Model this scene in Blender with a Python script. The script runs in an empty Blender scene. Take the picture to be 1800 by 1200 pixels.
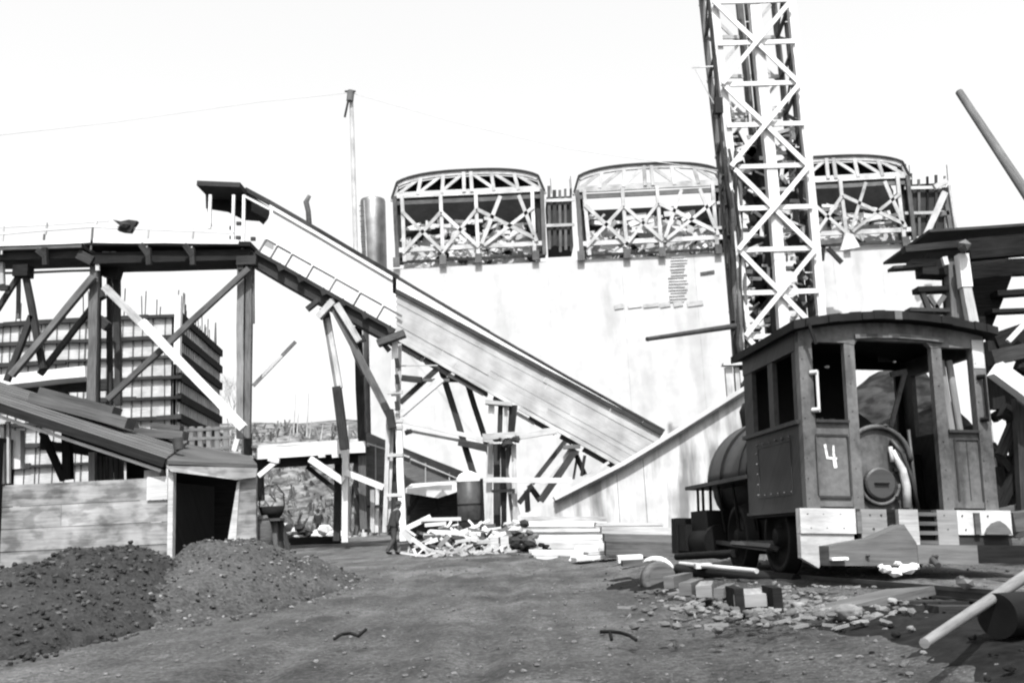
import bpy, bmesh, math, random
from mathutils import Vector, Matrix, Euler, noise
random.seed(7)
R = math.radians
C = bpy.context.scene.collection
scene = bpy.context.scene

# ------------------------------------------------------------------ camera
F_PX, TILT, ROLL, EYE = 1720.0, 10.38, -2.8, 0.95
cam_d = bpy.data.cameras.new("camera")
cam = bpy.data.objects.new("camera", cam_d)
C.objects.link(cam)
cam_d.sensor_width = 36.0
cam_d.lens = 36.0 * F_PX / 1800.0
cam_d.clip_start = 0.1
cam_d.clip_end = 6000
CAM_ROT = Matrix.Rotation(R(90 + TILT), 3, 'X') @ Matrix.Rotation(R(ROLL), 3, 'Z')
cam.matrix_world = Matrix.Translation((0, 0, EYE)) @ CAM_ROT.to_4x4()
cam_d.dof.use_dof = True
cam_d.dof.focus_distance = 16.0
cam_d.dof.aperture_fstop = 5.6
scene.camera = cam

# ------------------------------------------------------------------ world, sun, exposure
SUN_EL, SUN_AZ = 57.0, 5.0          # height above horizon; degrees right of straight behind the camera
world = bpy.data.worlds.new("World")
scene.world = world
world.use_nodes = True
wn = world.node_tree.nodes
wl = world.node_tree.links
sky = wn.new('ShaderNodeTexSky')
sky.sky_type = 'NISHITA'
sky.sun_disc = False
sky.sun_elevation = R(SUN_EL)
sky.sun_rotation = R(180 - SUN_AZ)
sky.dust_density = 6.0
sky.air_density = 1.0
bw = wn.new('ShaderNodeRGBToBW')    # the photograph is black and white: a colourless sky
bg = wn['Background']
bg.inputs['Strength'].default_value = 0.15
wl.new(sky.outputs[0], bw.inputs[0])
hz = wn.new('ShaderNodeMath'); hz.operation = 'MULTIPLY_ADD'      # bright even summer haze over the whole sky
hz.inputs[1].default_value = .55; hz.inputs[2].default_value = 1.75
wl.new(bw.outputs[0], hz.inputs[0])
wl.new(hz.outputs[0], bg.inputs['Color'])

sd = bpy.data.lights.new("sun", 'SUN')
sd.energy = 3.8
sd.angle = R(0.5)
sd.color = (1.0, 1.0, 1.0)
sun = bpy.data.objects.new("sun", sd)
C.objects.link(sun)
S = Vector((math.sin(R(SUN_AZ)) * math.cos(R(SUN_EL)), -math.cos(R(SUN_AZ)) * math.cos(R(SUN_EL)), math.sin(R(SUN_EL))))
sun.rotation_euler = S.to_track_quat('Z', 'Y').to_euler()
scene.view_settings.view_transform = 'Standard'
scene.view_settings.look = 'None'
scene.view_settings.gamma = 1.0
scene.view_settings.exposure = 1.3
scene.cycles.filter_width = 2.2
scene.cycles.max_bounces = 5

# ------------------------------------------------------------------ helpers
def U(px, py, d):
    """world point standing at distance d (metres north of the camera) seen at this spot of the photo"""
    r = CAM_ROT @ Vector(((px - 900) / F_PX, (600 - py) / F_PX, -1))
    return Vector((0, 0, EYE)) + r * (d / r.y)

def gz(x, y):
    """ground height"""
    z = 0.45 * max(0, min(1, (y - 37) / 18.0)) ** 1.0
    z += 0.05 * noise.noise(Vector((x * .35, y * .25, 3))) * (1 if y < 60 else 0)
    if x > 1.2 and y < 24:
        z += 0.14 * min(1, (x - 1.2) / 1.2) * min(1, max(0, (24 - y) / 6))
    return z

def G(px, d):
    """point on the ground at distance d under this column of the photo (solves for height)"""
    p = U(px, 930, d)
    for _ in range(4):
        z = gz(p.x, d)
        q1 = U(px, 600, d); q2 = U(px, 1000, d)
        t = (z - q1.z) / (q2.z - q1.z)
        p = q1.lerp(q2, t)
    return p

class M:
    def __init__(s):
        s.v = []; s.f = []; s.uv = []; s.t = []; s.smooth = []
    def add(s, vs, fs, uvs=None, tone=None, smooth=False):
        b = len(s.v)
        s.v += [Vector(v) for v in vs]
        tn = random.random() if tone is None else tone
        s.t += [tn] * len(vs)
        for i, f in enumerate(fs):
            s.f.append([b + k for k in f])
            s.smooth.append(smooth)
            if uvs: s.uv.append(uvs[i])
            else:
                co = [Vector(vs[k]) for k in f]
                n = (co[1] - co[0]).cross(co[2] - co[0])
                a = max(range(3), key=lambda k: abs(n[k]))
                if a == 0: s.uv.append([(c.y, c.z) for c in co])
                elif a == 1: s.uv.append([(c.x, c.z) for c in co])
                else: s.uv.append([(c.x, c.y) for c in co])
        return s
    def frame_box(s, o, a, b, c, tone=None):
        """box from corner-centre o with full edge vectors a (length axis), b, c, centred on b, c and starting at o along a"""
        a, b, c = Vector(a), Vector(b), Vector(c)
        vs = []
        for i in (0, 1):
            for j in (-.5, .5):
                for k in (-.5, .5):
                    vs.append(o + a * i + b * j + c * k)
        fs = [(0, 1, 3, 2), (4, 6, 7, 5), (0, 4, 5, 1), (2, 3, 7, 6), (0, 2, 6, 4), (1, 5, 7, 3)]
        la, lb, lc = a.length, b.length, c.length
        off = random.random() * 50
        L = {0: (0, 0), 1: (0, lc), 2: (0, lb), 3: (0, lb + lc), 4: (la, 0), 5: (la, lc), 6: (la, lb), 7: (la, lb + lc)}
        uvs = [[(L[k][0] + off, L[k][1] + off) for k in f] for f in fs]
        det = a.cross(b).dot(c)
        if det < 0:
            fs = [tuple(reversed(f)) for f in fs]; uvs = [list(reversed(u)) for u in uvs]
        return s.add(vs, fs, uvs, tone)
    def beam(s, p, q, w, t=None, up=Vector((0, 1, 0)), tone=None):
        """plank from p to q; w = width across (perpendicular to up), t = thickness along up"""
        p, q = Vector(p), Vector(q)
        t = w if t is None else t
        a = q - p
        if a.length < 1e-5: return s
        an = a.normalized()
        side = an.cross(up)
        if side.length < 1e-3: side = an.cross(Vector((1, 0, 0)))
        side.normalize()
        th = side.cross(an).normalized()
        L = a.length
        n = 1 if L < 2.2 or w > 2 else min(5, int(L / 1.6) + 1)
        amp = min(.022, .003 * L) if n > 1 else 0
        jw = lambda: random.uniform(.95, 1.05)
        vs = []; off = random.random() * 50
        for i in range(n + 1):
            c = p + a * (i / n)
            if 0 < i < n: c = c + side * random.uniform(-amp, amp)
            sw, st_ = w * jw() / 2, t / 2
            if i in (0, n): c = c + a.normalized() * random.uniform(-.01, .01) * min(1, L)
            vs += [c - side * sw - th * st_, c + side * sw - th * st_, c + side * sw + th * st_, c - side * sw + th * st_]
        fs = []; uvs = []
        for i in range(n):
            u0, u1 = L * i / n + off, L * (i + 1) / n + off
            for k, (v0, v1) in enumerate(((0, w), (w, w + t), (w + t, 2 * w + t), (2 * w + t, 2 * w + 2 * t))):
                k2 = (k + 1) % 4
                fs.append((i * 4 + k, i * 4 + k2, (i + 1) * 4 + k2, (i + 1) * 4 + k))
                uvs.append([(u0, v0 + off), (u0, v1 + off), (u1, v1 + off), (u1, v0 + off)])
        fs.append((3, 2, 1, 0)); uvs.append([(off, 0), (off + w, 0), (off + w, t), (off, t)])
        b_ = n * 4
        fs.append((b_, b_ + 1, b_ + 2, b_ + 3)); uvs.append([(off, 0), (off + w, 0), (off + w, t), (off, t)])
        return s.add(vs, fs, uvs, tone)
    def box(s, x0, x1, y0, y1, z0, z1, tone=None):
        return s.frame_box(Vector((x0, (y0 + y1) / 2, (z0 + z1) / 2)), (x1 - x0, 0, 0), (0, y1 - y0, 0), (0, 0, z1 - z0), tone)
    def tube(s, p, q, r, r2=None, n=10, caps=True, tone=None):
        p, q = Vector(p), Vector(q); r2 = r if r2 is None else r2
        a = (q - p); L = a.length
        if L < 1e-6: return s
        an = a / L
        u = an.cross(Vector((0, 0, 1)))
        if u.length < 1e-3: u = an.cross(Vector((1, 0, 0)))
        u.normalize(); w = an.cross(u)
        vs = []
        for i in range(n):
            c, sn = math.cos(2 * math.pi * i / n), math.sin(2 * math.pi * i / n)
            vs.append(p + (u * c + w * sn) * r); vs.append(q + (u * c + w * sn) * r2)
        fs = []; uvs = []
        o = random.random() * 9
        for i in range(n):
            j = (i + 1) % n
            fs.append((2 * i, 2 * i + 1, 2 * j + 1, 2 * j))
            uvs.append([(o, r * i * .6), (o + L, r * i * .6), (o + L, r * (i + 1) * .6), (o, r * (i + 1) * .6)])
        s.add(vs, fs, uvs, tone, True)
        if caps:
            s.add([vs[2 * i] for i in range(n)], [tuple(range(n))], None, tone)
            s.add([vs[2 * i + 1] for i in range(n)], [tuple(reversed(range(n)))], None, tone)
        return s
    def path(s, pts, r, n=8, tone=None):
        pts = [Vector(p) for p in pts]; vs = []; N = len(pts)
        ref = None
        for i, p in enumerate(pts):
            a = (pts[min(i + 1, N - 1)] - pts[max(i - 1, 0)]).normalized()
            if ref is None:
                ref = a.cross(Vector((0, 0, 1)))
                if ref.length < .05: ref = a.cross(Vector((1, 0, 0)))
            u = (ref - a * ref.dot(a)).normalized(); ref = u; w = a.cross(u)
            rr = r[i] if isinstance(r, (list, tuple)) else r
            for k in range(n):
                c, sn = math.cos(2 * math.pi * k / n), math.sin(2 * math.pi * k / n)
                vs.append(p + (u * c + w * sn) * rr)
        fs = []
        for i in range(N - 1):
            for k in range(n):
                j = (k + 1) % n
                fs.append((i * n + k, (i + 1) * n + k, (i + 1) * n + j, i * n + j))
        fs.append(tuple(range(n))); fs.append(tuple(reversed([(N - 1) * n + k for k in range(n)])))
        return s.add(vs, fs, None, tone, True)
    def prism(s, pts, ext, tone=None):
        """closed polygon pts extruded by vector ext"""
        pts = [Vector(p) for p in pts]; ext = Vector(ext); n = len(pts)
        nrm = Vector((0, 0, 0))
        for i in range(n): nrm += pts[i].cross(pts[(i + 1) % n])
        if nrm.dot(ext) > 0: pts = list(reversed(pts))
        vs = pts + [p + ext for p in pts]
        fs = [tuple(range(n)), tuple(reversed(range(n, 2 * n)))]
        for i in range(n):
            j = (i + 1) % n
            fs.append((i, i + n, j + n, j))
        return s.add(vs, fs, None, tone)
    def lathe(s, o, prof, n=20, axis=Vector((0, 0, 1)), tone=None):
        axis = Vector(axis).normalized()
        u = axis.cross(Vector((1, 0, 0)))
        if u.length < .1: u = axis.cross(Vector((0, 1, 0)))
        u.normalize(); w = axis.cross(u)
        vs = []
        for (r, h) in prof:
            for k in range(n):
                c, sn = math.cos(2 * math.pi * k / n), math.sin(2 * math.pi * k / n)
                vs.append(Vector(o) + axis * h + (u * c + w * sn) * r)
        fs = []
        for i in range(len(prof) - 1):
            for k in range(n):
                j = (k + 1) % n
                fs.append((i * n + k, i * n + j, (i + 1) * n + j, (i + 1) * n + k))
        return s.add(vs, fs, None, tone, True)
    def rock(s, c, r, sq=.7, tone=None):
        b = len(s.v)
        t = (1 + 5 ** .5) / 2
        ic = [(-1, t, 0), (1, t, 0), (-1, -t, 0), (1, -t, 0), (0, -1, t), (0, 1, t), (0, -1, -t), (0, 1, -t), (t, 0, -1), (t, 0, 1), (-t, 0, -1), (-t, 0, 1)]
        fs = [(0, 11, 5), (0, 5, 1), (0, 1, 7), (0, 7, 10), (0, 10, 11), (1, 5, 9), (5, 11, 4), (11, 10, 2), (10, 7, 6), (7, 1, 8), (3, 9, 4), (3, 4, 2), (3, 2, 6), (3, 6, 8), (3, 8, 9), (4, 9, 5), (2, 4, 11), (6, 2, 10), (8, 6, 7), (9, 8, 1)]
        sx, sy = random.uniform(.7, 1.3), random.uniform(.7, 1.3)
        a = random.random() * 6.3
        vs = []
        for v in ic:
            v = Vector(v).normalized() * r * random.uniform(.7, 1.15)
            x, y = v.x * sx, v.y * sy
            vs.append(Vector(c) + Vector((x * math.cos(a) - y * math.sin(a), x * math.sin(a) + y * math.cos(a), v.z * sq)))
        return s.add(vs, fs, None, tone)

    def boulder(s, c, r, sq=.8, tone=None):
        b = bmesh.new(); bmesh.ops.create_icosphere(b, subdivisions=3, radius=1)
        o_ = Vector((random.random() * 50, random.random() * 50, 0)); vs = []
        for v in b.verts:
            k = 1 + .55 * noise.noise(v.co * .9 + o_) + .2 * noise.noise(v.co * 2.6 + o_)
            vs.append(Vector(c) + Vector((v.co.x * r * k, v.co.y * r * k, v.co.z * r * k * sq)))
        fs = [tuple(v.index for v in f.verts) for f in b.faces]
        b.free(); return s.add(vs, fs, None, tone, True)
    def flat(s):
        s.smooth = [False] * len(s.smooth); return s

def part(name, mb, mat, parent=None, local=False, label=None):
    me = bpy.data.meshes.new(name)
    off = Vector((0, 0, 0)) if (parent is None or local) else parent.location
    me.from_pydata([tuple(v - off) for v in mb.v], [], mb.f)
    me.materials.append(mat)
    uvl = me.uv_layers.new(name="UVMap")
    k = 0
    flat = [c for face in mb.uv for uv in face for c in uv]
    uvl.data.foreach_set('uv', flat)
    at = me.attributes.new('tone', 'FLOAT', 'POINT')
    at.data.foreach_set('value', mb.t)
    me.polygons.foreach_set('use_smooth', mb.smooth)
    me.update()
    o = bpy.data.objects.new(name, me)
    C.objects.link(o)
    if parent is not None: o.parent = parent
    if label: o['label'] = label
    return o

def thing(name, label, cat, loc, group=None):
    o = bpy.data.objects.new(name, None)
    C.objects.link(o); o.location = loc; o.empty_display_size = .3
    o['label'] = label; o['category'] = cat
    if group: o['group'] = group
    return o

def tag(o, label, cat, group=None, kind=None):
    o['label'] = label; o['category'] = cat
    if group: o['group'] = group
    if kind: o['kind'] = kind
    return o

def solo(name, mb, mat, label, cat, group=None, kind=None):
    """a thing that is a single mesh, its origin moved to its base"""
    xs = [v.x for v in mb.v]; ys = [v.y for v in mb.v]; zs = [v.z for v in mb.v]
    o3 = Vector(((min(xs) + max(xs)) / 2, (min(ys) + max(ys)) / 2, min(zs)))
    for v in mb.v: v -= o3
    o = part(name, mb, mat)
    o.location = o3
    return tag(o, label, cat, group, kind)

def struct(name, mb, mat):
    o = part(name, mb, mat); o['kind'] = 'structure'; return o

def pb(m, x1, y1, x2, y2, d, w, t=None, d2=None, tone=None):
    """beam between two spots of the facade standing at distance d (and d2)"""
    return m.beam(U(x1, y1, d), U(x2, y2, d if d2 is None else d2), w, t, tone=tone)

def one(name, parent, mat, x1, y1, x2, y2, d, w, t=None, d2=None, label=None):
    return part(name, pb(M(), x1, y1, x2, y2, d, w, t, d2), mat, parent, label=label)

# ------------------------------------------------------------------ materials (the photograph is black and white: all greys)
def mat(name, base, var=.3, grain=(1.5, 22), rough=.85, tonev=.35, blotch=.25, bump=.15, stain=None, metal=0, coord='UV', spec=.08):
    m = bpy.data.materials.new(name); m.use_nodes = True
    nt = m.node_tree; n = nt.nodes; l = nt.links
    p = n['Principled BSDF']
    p.inputs['Roughness'].default_value = rough
    p.inputs['Metallic'].default_value = metal
    p.inputs['Specular IOR Level'].default_value = spec
    tc = n.new('ShaderNodeTexCoord')
    mp = n.new('ShaderNodeMapping')
    if coord == 'UV': mp.inputs['Scale'].default_value = (grain[0], grain[1], 1)
    else: mp.inputs['Scale'].default_value = (grain[0],) * 2 + (grain[1],)
    l.new(tc.outputs['UV' if coord == 'UV' else 'Object'], mp.inputs[0])
    g = n.new('ShaderNodeTexNoise'); g.inputs['Scale'].default_value = 1; g.inputs['Detail'].default_value = 6; g.inputs['Roughness'].default_value = .65
    l.new(mp.outputs[0], g.inputs['Vector'])
    b = n.new('ShaderNodeTexNoise'); b.inputs['Scale'].default_value = 1.1; b.inputs['Detail'].default_value = 5
    l.new(tc.outputs['Object'], b.inputs['Vector'])
    at = n.new('ShaderNodeAttribute'); at.attribute_name = 'tone'
    def madd(src, amt, prev):
        a = n.new('ShaderNodeMath'); a.operation = 'SUBTRACT'; l.new(src, a.inputs[0]); a.inputs[1].default_value = .5
        c = n.new('ShaderNodeMath'); c.operation = 'MULTIPLY_ADD'; l.new(a.outputs[0], c.inputs[0]); c.inputs[1].default_value = amt
        if prev is None: c.inputs[2].default_value = 1
        else: l.new(prev, c.inputs[2])
        return c.outputs[0]
    k = madd(g.outputs['Fac'], var * 7, None)
    k = madd(b.outputs['Fac'], blotch * 5, k)
    k = madd(at.outputs['Fac'], tonev, k)
    mx = n.new('ShaderNodeMath'); mx.operation = 'MAXIMUM'; l.new(k, mx.inputs[0]); mx.inputs[1].default_value = .15
    mu = n.new('ShaderNodeMath'); mu.operation = 'MULTIPLY'; l.new(mx.outputs[0], mu.inputs[0]); mu.inputs[1].default_value = base
    out = mu.outputs[0]
    if stain:
        s2 = n.new('ShaderNodeTexNoise'); s2.inputs['Scale'].default_value = 1; s2.inputs['Detail'].default_value = 7
        mp2 = n.new('ShaderNodeMapping'); mp2.inputs['Scale'].default_value = stain[0]
        l.new(tc.outputs['Object'], mp2.inputs[0]); l.new(mp2.outputs[0], s2.inputs['Vector'])
        rp = n.new('ShaderNodeValToRGB'); rp.color_ramp.elements[0].position = stain[1]; rp.color_ramp.elements[1].position = stain[1] + stain[2]
        rp.color_ramp.elements[0].color = (1, 1, 1, 1); v = stain[3]; rp.color_ramp.elements[1].color = (v, v, v, 1)
        l.new(s2.outputs['Fac'], rp.inputs[0])
        m3 = n.new('ShaderNodeMath'); m3.operation = 'MULTIPLY'; l.new(out, m3.inputs[0]); l.new(rp.outputs[0], m3.inputs[1]); out = m3.outputs[0]
    cm = n.new('ShaderNodeCombineColor')
    for i in range(3): l.new(out, cm.inputs[i])
    l.new(cm.outputs[0], p.inputs['Base Color'])
    if bump:
        bp = n.new('ShaderNodeBump'); bp.inputs['Strength'].default_value = bump; bp.inputs['Distance'].default_value = .03
        l.new(g.outputs['Fac'], bp.inputs['Height']); l.new(bp.outputs[0], p.inputs['Normal'])
    return m

WHITE = mat('new_timber', .44, .12, blotch=.12, tonev=.25)
PALE = mat('pale_timber', .31, .2, tonev=.4)
MID = mat('greying_timber', .14, .25, tonev=.4)
GREY = mat('weathered_timber', .075, .3, tonev=.5)
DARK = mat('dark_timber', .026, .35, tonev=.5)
BLACK = mat('tar_and_shade_board', .011, .4, tonev=.4)  # black boards; also stands in for shade in the stall and arches
PLANK = mat('ramp_planks', .26, .08, blotch=.25, tonev=.14)
BIN = mat('bunker_planks', .2, .22, grain=(1.2, 14), blotch=.5, tonev=.45, stain=((2.2, 2.2, 4.5), .48, .1, .6))
CONC = mat('concrete', .365, .06, grain=(.6, .25), coord='OBJ', blotch=.08, tonev=.12, bump=.1, stain=((.5, .5, .12), .52, .14, .84))
STREAK = mat('streaked_concrete', .36, .14, grain=(2.0, .4), coord='OBJ', blotch=.18, tonev=.1, bump=.15, stain=((1.3, 1.3, .22), .5, .14, .4))
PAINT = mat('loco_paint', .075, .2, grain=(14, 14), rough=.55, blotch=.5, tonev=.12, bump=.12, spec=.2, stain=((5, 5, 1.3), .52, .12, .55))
PAINTD = mat('loco_paint_shaded', .026, .2, grain=(14, 14), rough=.5, blotch=.5, tonev=.1, bump=.04, spec=.15)  # darker copy of the engine paint, the cab side's shade in its colour
IRON = mat('black_iron', .006, .3, grain=(4, 4), rough=.6, tonev=.3, bump=.1)
IRON2 = mat('dull_iron', .03, .3, grain=(4, 4), rough=.5, tonev=.3, bump=.08, spec=.25)
STEEL = mat('bright_sheet_steel', .2, .1, grain=(1, 1), rough=.45, tonev=.1, bump=.03, metal=1.0, spec=.5)
SHEET = mat('white_sheeting', .5, .03, blotch=.03, tonev=.05)
CHALK = mat('white_paint', .5, .35, grain=(30, 30), tonev=.05, blotch=.3)
BEAMW = mat('pale_beam', .3, .25, grain=(2, 9), blotch=.45, tonev=.3)
TAR = mat('tar_paper_roof', .012, .3, grain=(3, 3), tonev=.3)
ROOF = mat('weathered_roof_boards', .06, .3, grain=(.9, 16), blotch=.2, tonev=.4)
COAL = mat('coal', .018, .5, grain=(22, 22), coord='OBJ', rough=.75, tonev=1.4, blotch=.3, bump=1.0, spec=.2)
SKIN = mat('skin', .14, .05, tonev=.02, blotch=.05, bump=0)
CLOTH = mat('dark_wool', .03, .15, grain=(8, 8), coord='OBJ', tonev=.1, blotch=.2, bump=.1)
CLOTH2 = mat('work_trousers', .04, .15, grain=(8, 8), coord='OBJ', tonev=.1, blotch=.2, bump=.1)
SACK = mat('canvas', .42, .2, grain=(6, 6), tonev=.2)
STONE = mat('stone', .075, .3, grain=(5, 5), coord='OBJ', tonev=.6, blotch=.3, bump=.5)

# ================================================================== SETTING
def ground_mat():
    m = bpy.data.materials.new('yard_dirt'); m.use_nodes = True
    nt = m.node_tree; n = nt.nodes; l = nt.links; p = n['Principled BSDF']
    p.inputs['Roughness'].default_value = .95; p.inputs['Specular IOR Level'].default_value = .2
    tc = n.new('ShaderNodeTexCoord')
    def nz(sc, det=6, rough=.6, st=(1, 1, 1)):
        mp = n.new('ShaderNodeMapping'); mp.inputs['Scale'].default_value = st
        l.new(tc.outputs['Object'], mp.inputs[0])
        a = n.new('ShaderNodeTexNoise'); a.inputs['Scale'].default_value = sc; a.inputs['Detail'].default_value = det; a.inputs['Roughness'].default_value = rough
        l.new(mp.outputs[0], a.inputs['Vector']); return a.outputs['Fac']
    def mth(op, a, b, c=None):
        x = n.new('ShaderNodeMath'); x.operation = op
        for i, q in enumerate([a, b, c]):
            if q is None: continue
            if isinstance(q, (int, float)): x.inputs[i].default_value = q
            else: l.new(q, x.inputs[i])
        return x.outputs[0]
    def ramp(src, stops):
        r = n.new('ShaderNodeValToRGB'); cr = r.color_ramp
        while len(cr.elements) < len(stops): cr.elements.new(.5)
        for e, (pos, v) in zip(cr.elements, stops): e.position = pos; e.color = (v, v, v, 1)
        l.new(src, r.inputs[0]); return r.outputs[0]
    big = ramp(nz(.33, 4), [(.35, .6), (.65, 1.45)])
    mid = ramp(nz(2.2, 7, .7, (1, .6, 1)), [(.3, .7), (.72, 1.4)])
    fine = ramp(nz(19, 7, .85), [(.38, .35), (.62, 1.7)])
    spk = ramp(nz(60, 2, .5), [(.6, 1), (.72, 2.4)])
    trk = ramp(nz(.9, 3, .5, (2.6, .35, 1)), [(.42, .85), (.6, 1.2)])
    v = mth('MULTIPLY', big, mid); v = mth('MULTIPLY', v, fine); v = mth('MULTIPLY', v, spk); v = mth('MULTIPLY', v, trk)
    v = mth('MULTIPLY', v, .078)
    cm = n.new('ShaderNodeCombineColor')
    for i in range(3): l.new(v, cm.inputs[i])
    l.new(cm.outputs[0], p.inputs['Base Color'])
    bp = n.new('ShaderNodeBump'); bp.inputs['Strength'].default_value = 1.0; bp.inputs['Distance'].default_value = .09
    l.new(mth('ADD', nz(26, 5, .8), mth('MULTIPLY', nz(5, 5), 1.5)), bp.inputs['Height']); l.new(bp.outputs[0], p.inputs['Normal'])
    return m
DIRT = ground_mat()

def grid_sheet(xs, ys, fz):
    m = M(); nx, ny = len(xs), len(ys)
    vs = [Vector((x, y, fz(x, y))) for y in ys for x in xs]
    fs = [(j * nx + i, j * nx + i + 1, (j + 1) * nx + i + 1, (j + 1) * nx + i) for j in range(ny - 1) for i in range(nx - 1)]
    m.add(vs, fs, None, .5, True)
    return m
xs = [-3000, -900, -300, -120] + [-60 + 1.5 * i for i in range(27)] + [-19.5 + .3 * i for i in range(45)] + [-6.1 + .1 * i for i in range(121)] + [6.2 + .3 * i for i in range(49)] + [21 + 1.5 * i for i in range(28)] + [120, 300, 900, 3000]
ys = [-60, -20, -5, 0, 2] + [3 + .15 * i for i in range(180)] + [30 + i for i in range(31)] + [63, 66, 70, 80, 95, 120, 300, 900, 4000]
def gfine(x, y):
    z = gz(x, y)
    if 3 < y < 30 and -20 < x < 20:
        z += .03 * noise.noise(Vector((x * 1.4, y * .9, 0))) + .016 * noise.noise(Vector((x * 3.7, y * 3.1, 7)))
        for c0 in (-1.9, -.35):       # two wheel ruts curving away into the yard
            dx = x - (c0 + .004 * (y - 9) ** 2 * 1.0)
            z -= .035 * math.exp(-(dx / .16) ** 2) - .018 * math.exp(-((abs(dx) - .32) / .14) ** 2)
    return z
struct('ground', grid_sheet(xs, ys, gfine), DIRT)

HILLM = mat('brushy_hillside', .10, .5, grain=(.5, .8), coord='OBJ', blotch=.5, tonev=0, bump=.9, stain=((.9, .9, .9), .5, .12, .35))
ROCKM = mat('rock_rubble', .022, .5, grain=(.9, 1.5), coord='OBJ', blotch=.5, tonev=0, bump=.9, stain=((1.6, 1.6, 1.6), .52, .08, .4))
def hill_z(x, y):
    k = max(0, min(1, (y - 62) / 55.0))
    k = k * k * (3 - 2 * k)
    z = .2 + 13.2 * k + (1.0 * noise.noise(Vector((x * .09, y * .07, 1))) + .5 * noise.noise(Vector((x * .35, y * .3, 4)))) * min(1, k * 4 + .1)
    z -= max(0, (x + 12) * .25) * k
    return max(z, -.2)
struct('hillside', grid_sheet([-150 + 2.2 * i for i in range(60)] + [-17 + 1.2 * i for i in range(12)], [60 + 1.7 * i for i in range(60)], hill_z), HILLM)

def rb(x, y):
    # dark rubble bank behind the engine cab
    u = (y - 24) / 8.0
    k = max(0, min(1, u))
    top = 4.15 + (x - 9.6) * .42
    e = max(0, min(1, (x - 8.4) / 1.4)) * max(.25, min(1, (14.8 - x) / 1.4))
    return -.2 + max(0, top) * k * e + .35 * noise.noise(Vector((x * .9, y * .9, 2))) * e * min(1, k * 3)
struct('rubble_bank', grid_sheet([8 + .35 * i for i in range(60)], [23.5 + .35 * i for i in range(34)], rb), ROCKM)

# brush on the hill: a countless mass of twigs
bm_ = M()
for i in range(2600):
    x = random.uniform(-62, -6); y = random.uniform(63, 104)
    z = hill_z(x, y)
    h = random.uniform(.25, 1.0)
    p = Vector((x, y, z - .05))
    for k in range(2):
        q = p + Vector((random.uniform(-.5, .5), random.uniform(-.3, .3), h * random.uniform(.6, 1.2)))
        bm_.beam(p, q, random.uniform(.05, .22), .03)
o = part('brush', bm_, mat('dry_brush', .09, .3, tonev=1.2)); o['kind'] = 'stuff'

# ------------------------------------------------------------------ the dam wall
DD = 70.0
dam = M()
def damtop(px): return 474 + (px - 690) * (-.052)
PXL, PXR = 646, 2300
tl, tr = U(PXL, damtop(PXL) - 1, DD), U(PXR, damtop(PXR) - 1, DD)
z_t = tl.z
xl, xr = tl.x, tr.x
print('dam top z', tl.z, tr.z, U(900, damtop(900), DD).z, U(1580, damtop(1580), DD).z)
ZT = U(1100, damtop(1100), DD).z
dam_t = thing('concrete_dam', 'huge pale concrete dam wall filling the background beneath the arched timber forms', 'dam', ((xl + xr) / 2, DD, 0))
dam.box(xl, xr, DD, DD + 9, -.5, ZT, .5)
part('wall', dam, CONC, dam_t)
cj = M()
for px in (640 + 120, 830, 970, 1102, 1232, 1480, 1566):
    p = U(px, 600, DD)
    cj.box(p.x - .012, p.x + .012, DD - .01, DD + .01, 0.2, ZT - .1)
part('pour_joint', cj, PALE, dam_t)
# weathered patches where form boards stayed on
fb = M()
for i in range(16):
    pb(fb, 1177 + random.uniform(-3, 3), 452 + i * 5.2, 1206 + random.uniform(-4, 4), 450.5 + i * 5.2, DD - .05, random.uniform(.05, .16), .03)
part('form_board_patch', fb, PALE, dam_t)
fb = M()
for a, b in ((1080, 1096), (1104, 1128), (1131, 1158), (1160, 1178), (1184, 1200), (1208, 1236)):
    pb(fb, a, 540 - (a - 1080) * .04, b, 538 - (b - 1080) * .04, DD - .05, random.uniform(.25, .45), .03)
part('form_board_patch', fb, PALE, dam_t)
fb = M(); pb(fb, 1231, 481, 1256, 477, DD - .06, .2, .05); part('form_board_patch', fb, GREY, dam_t)


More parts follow.
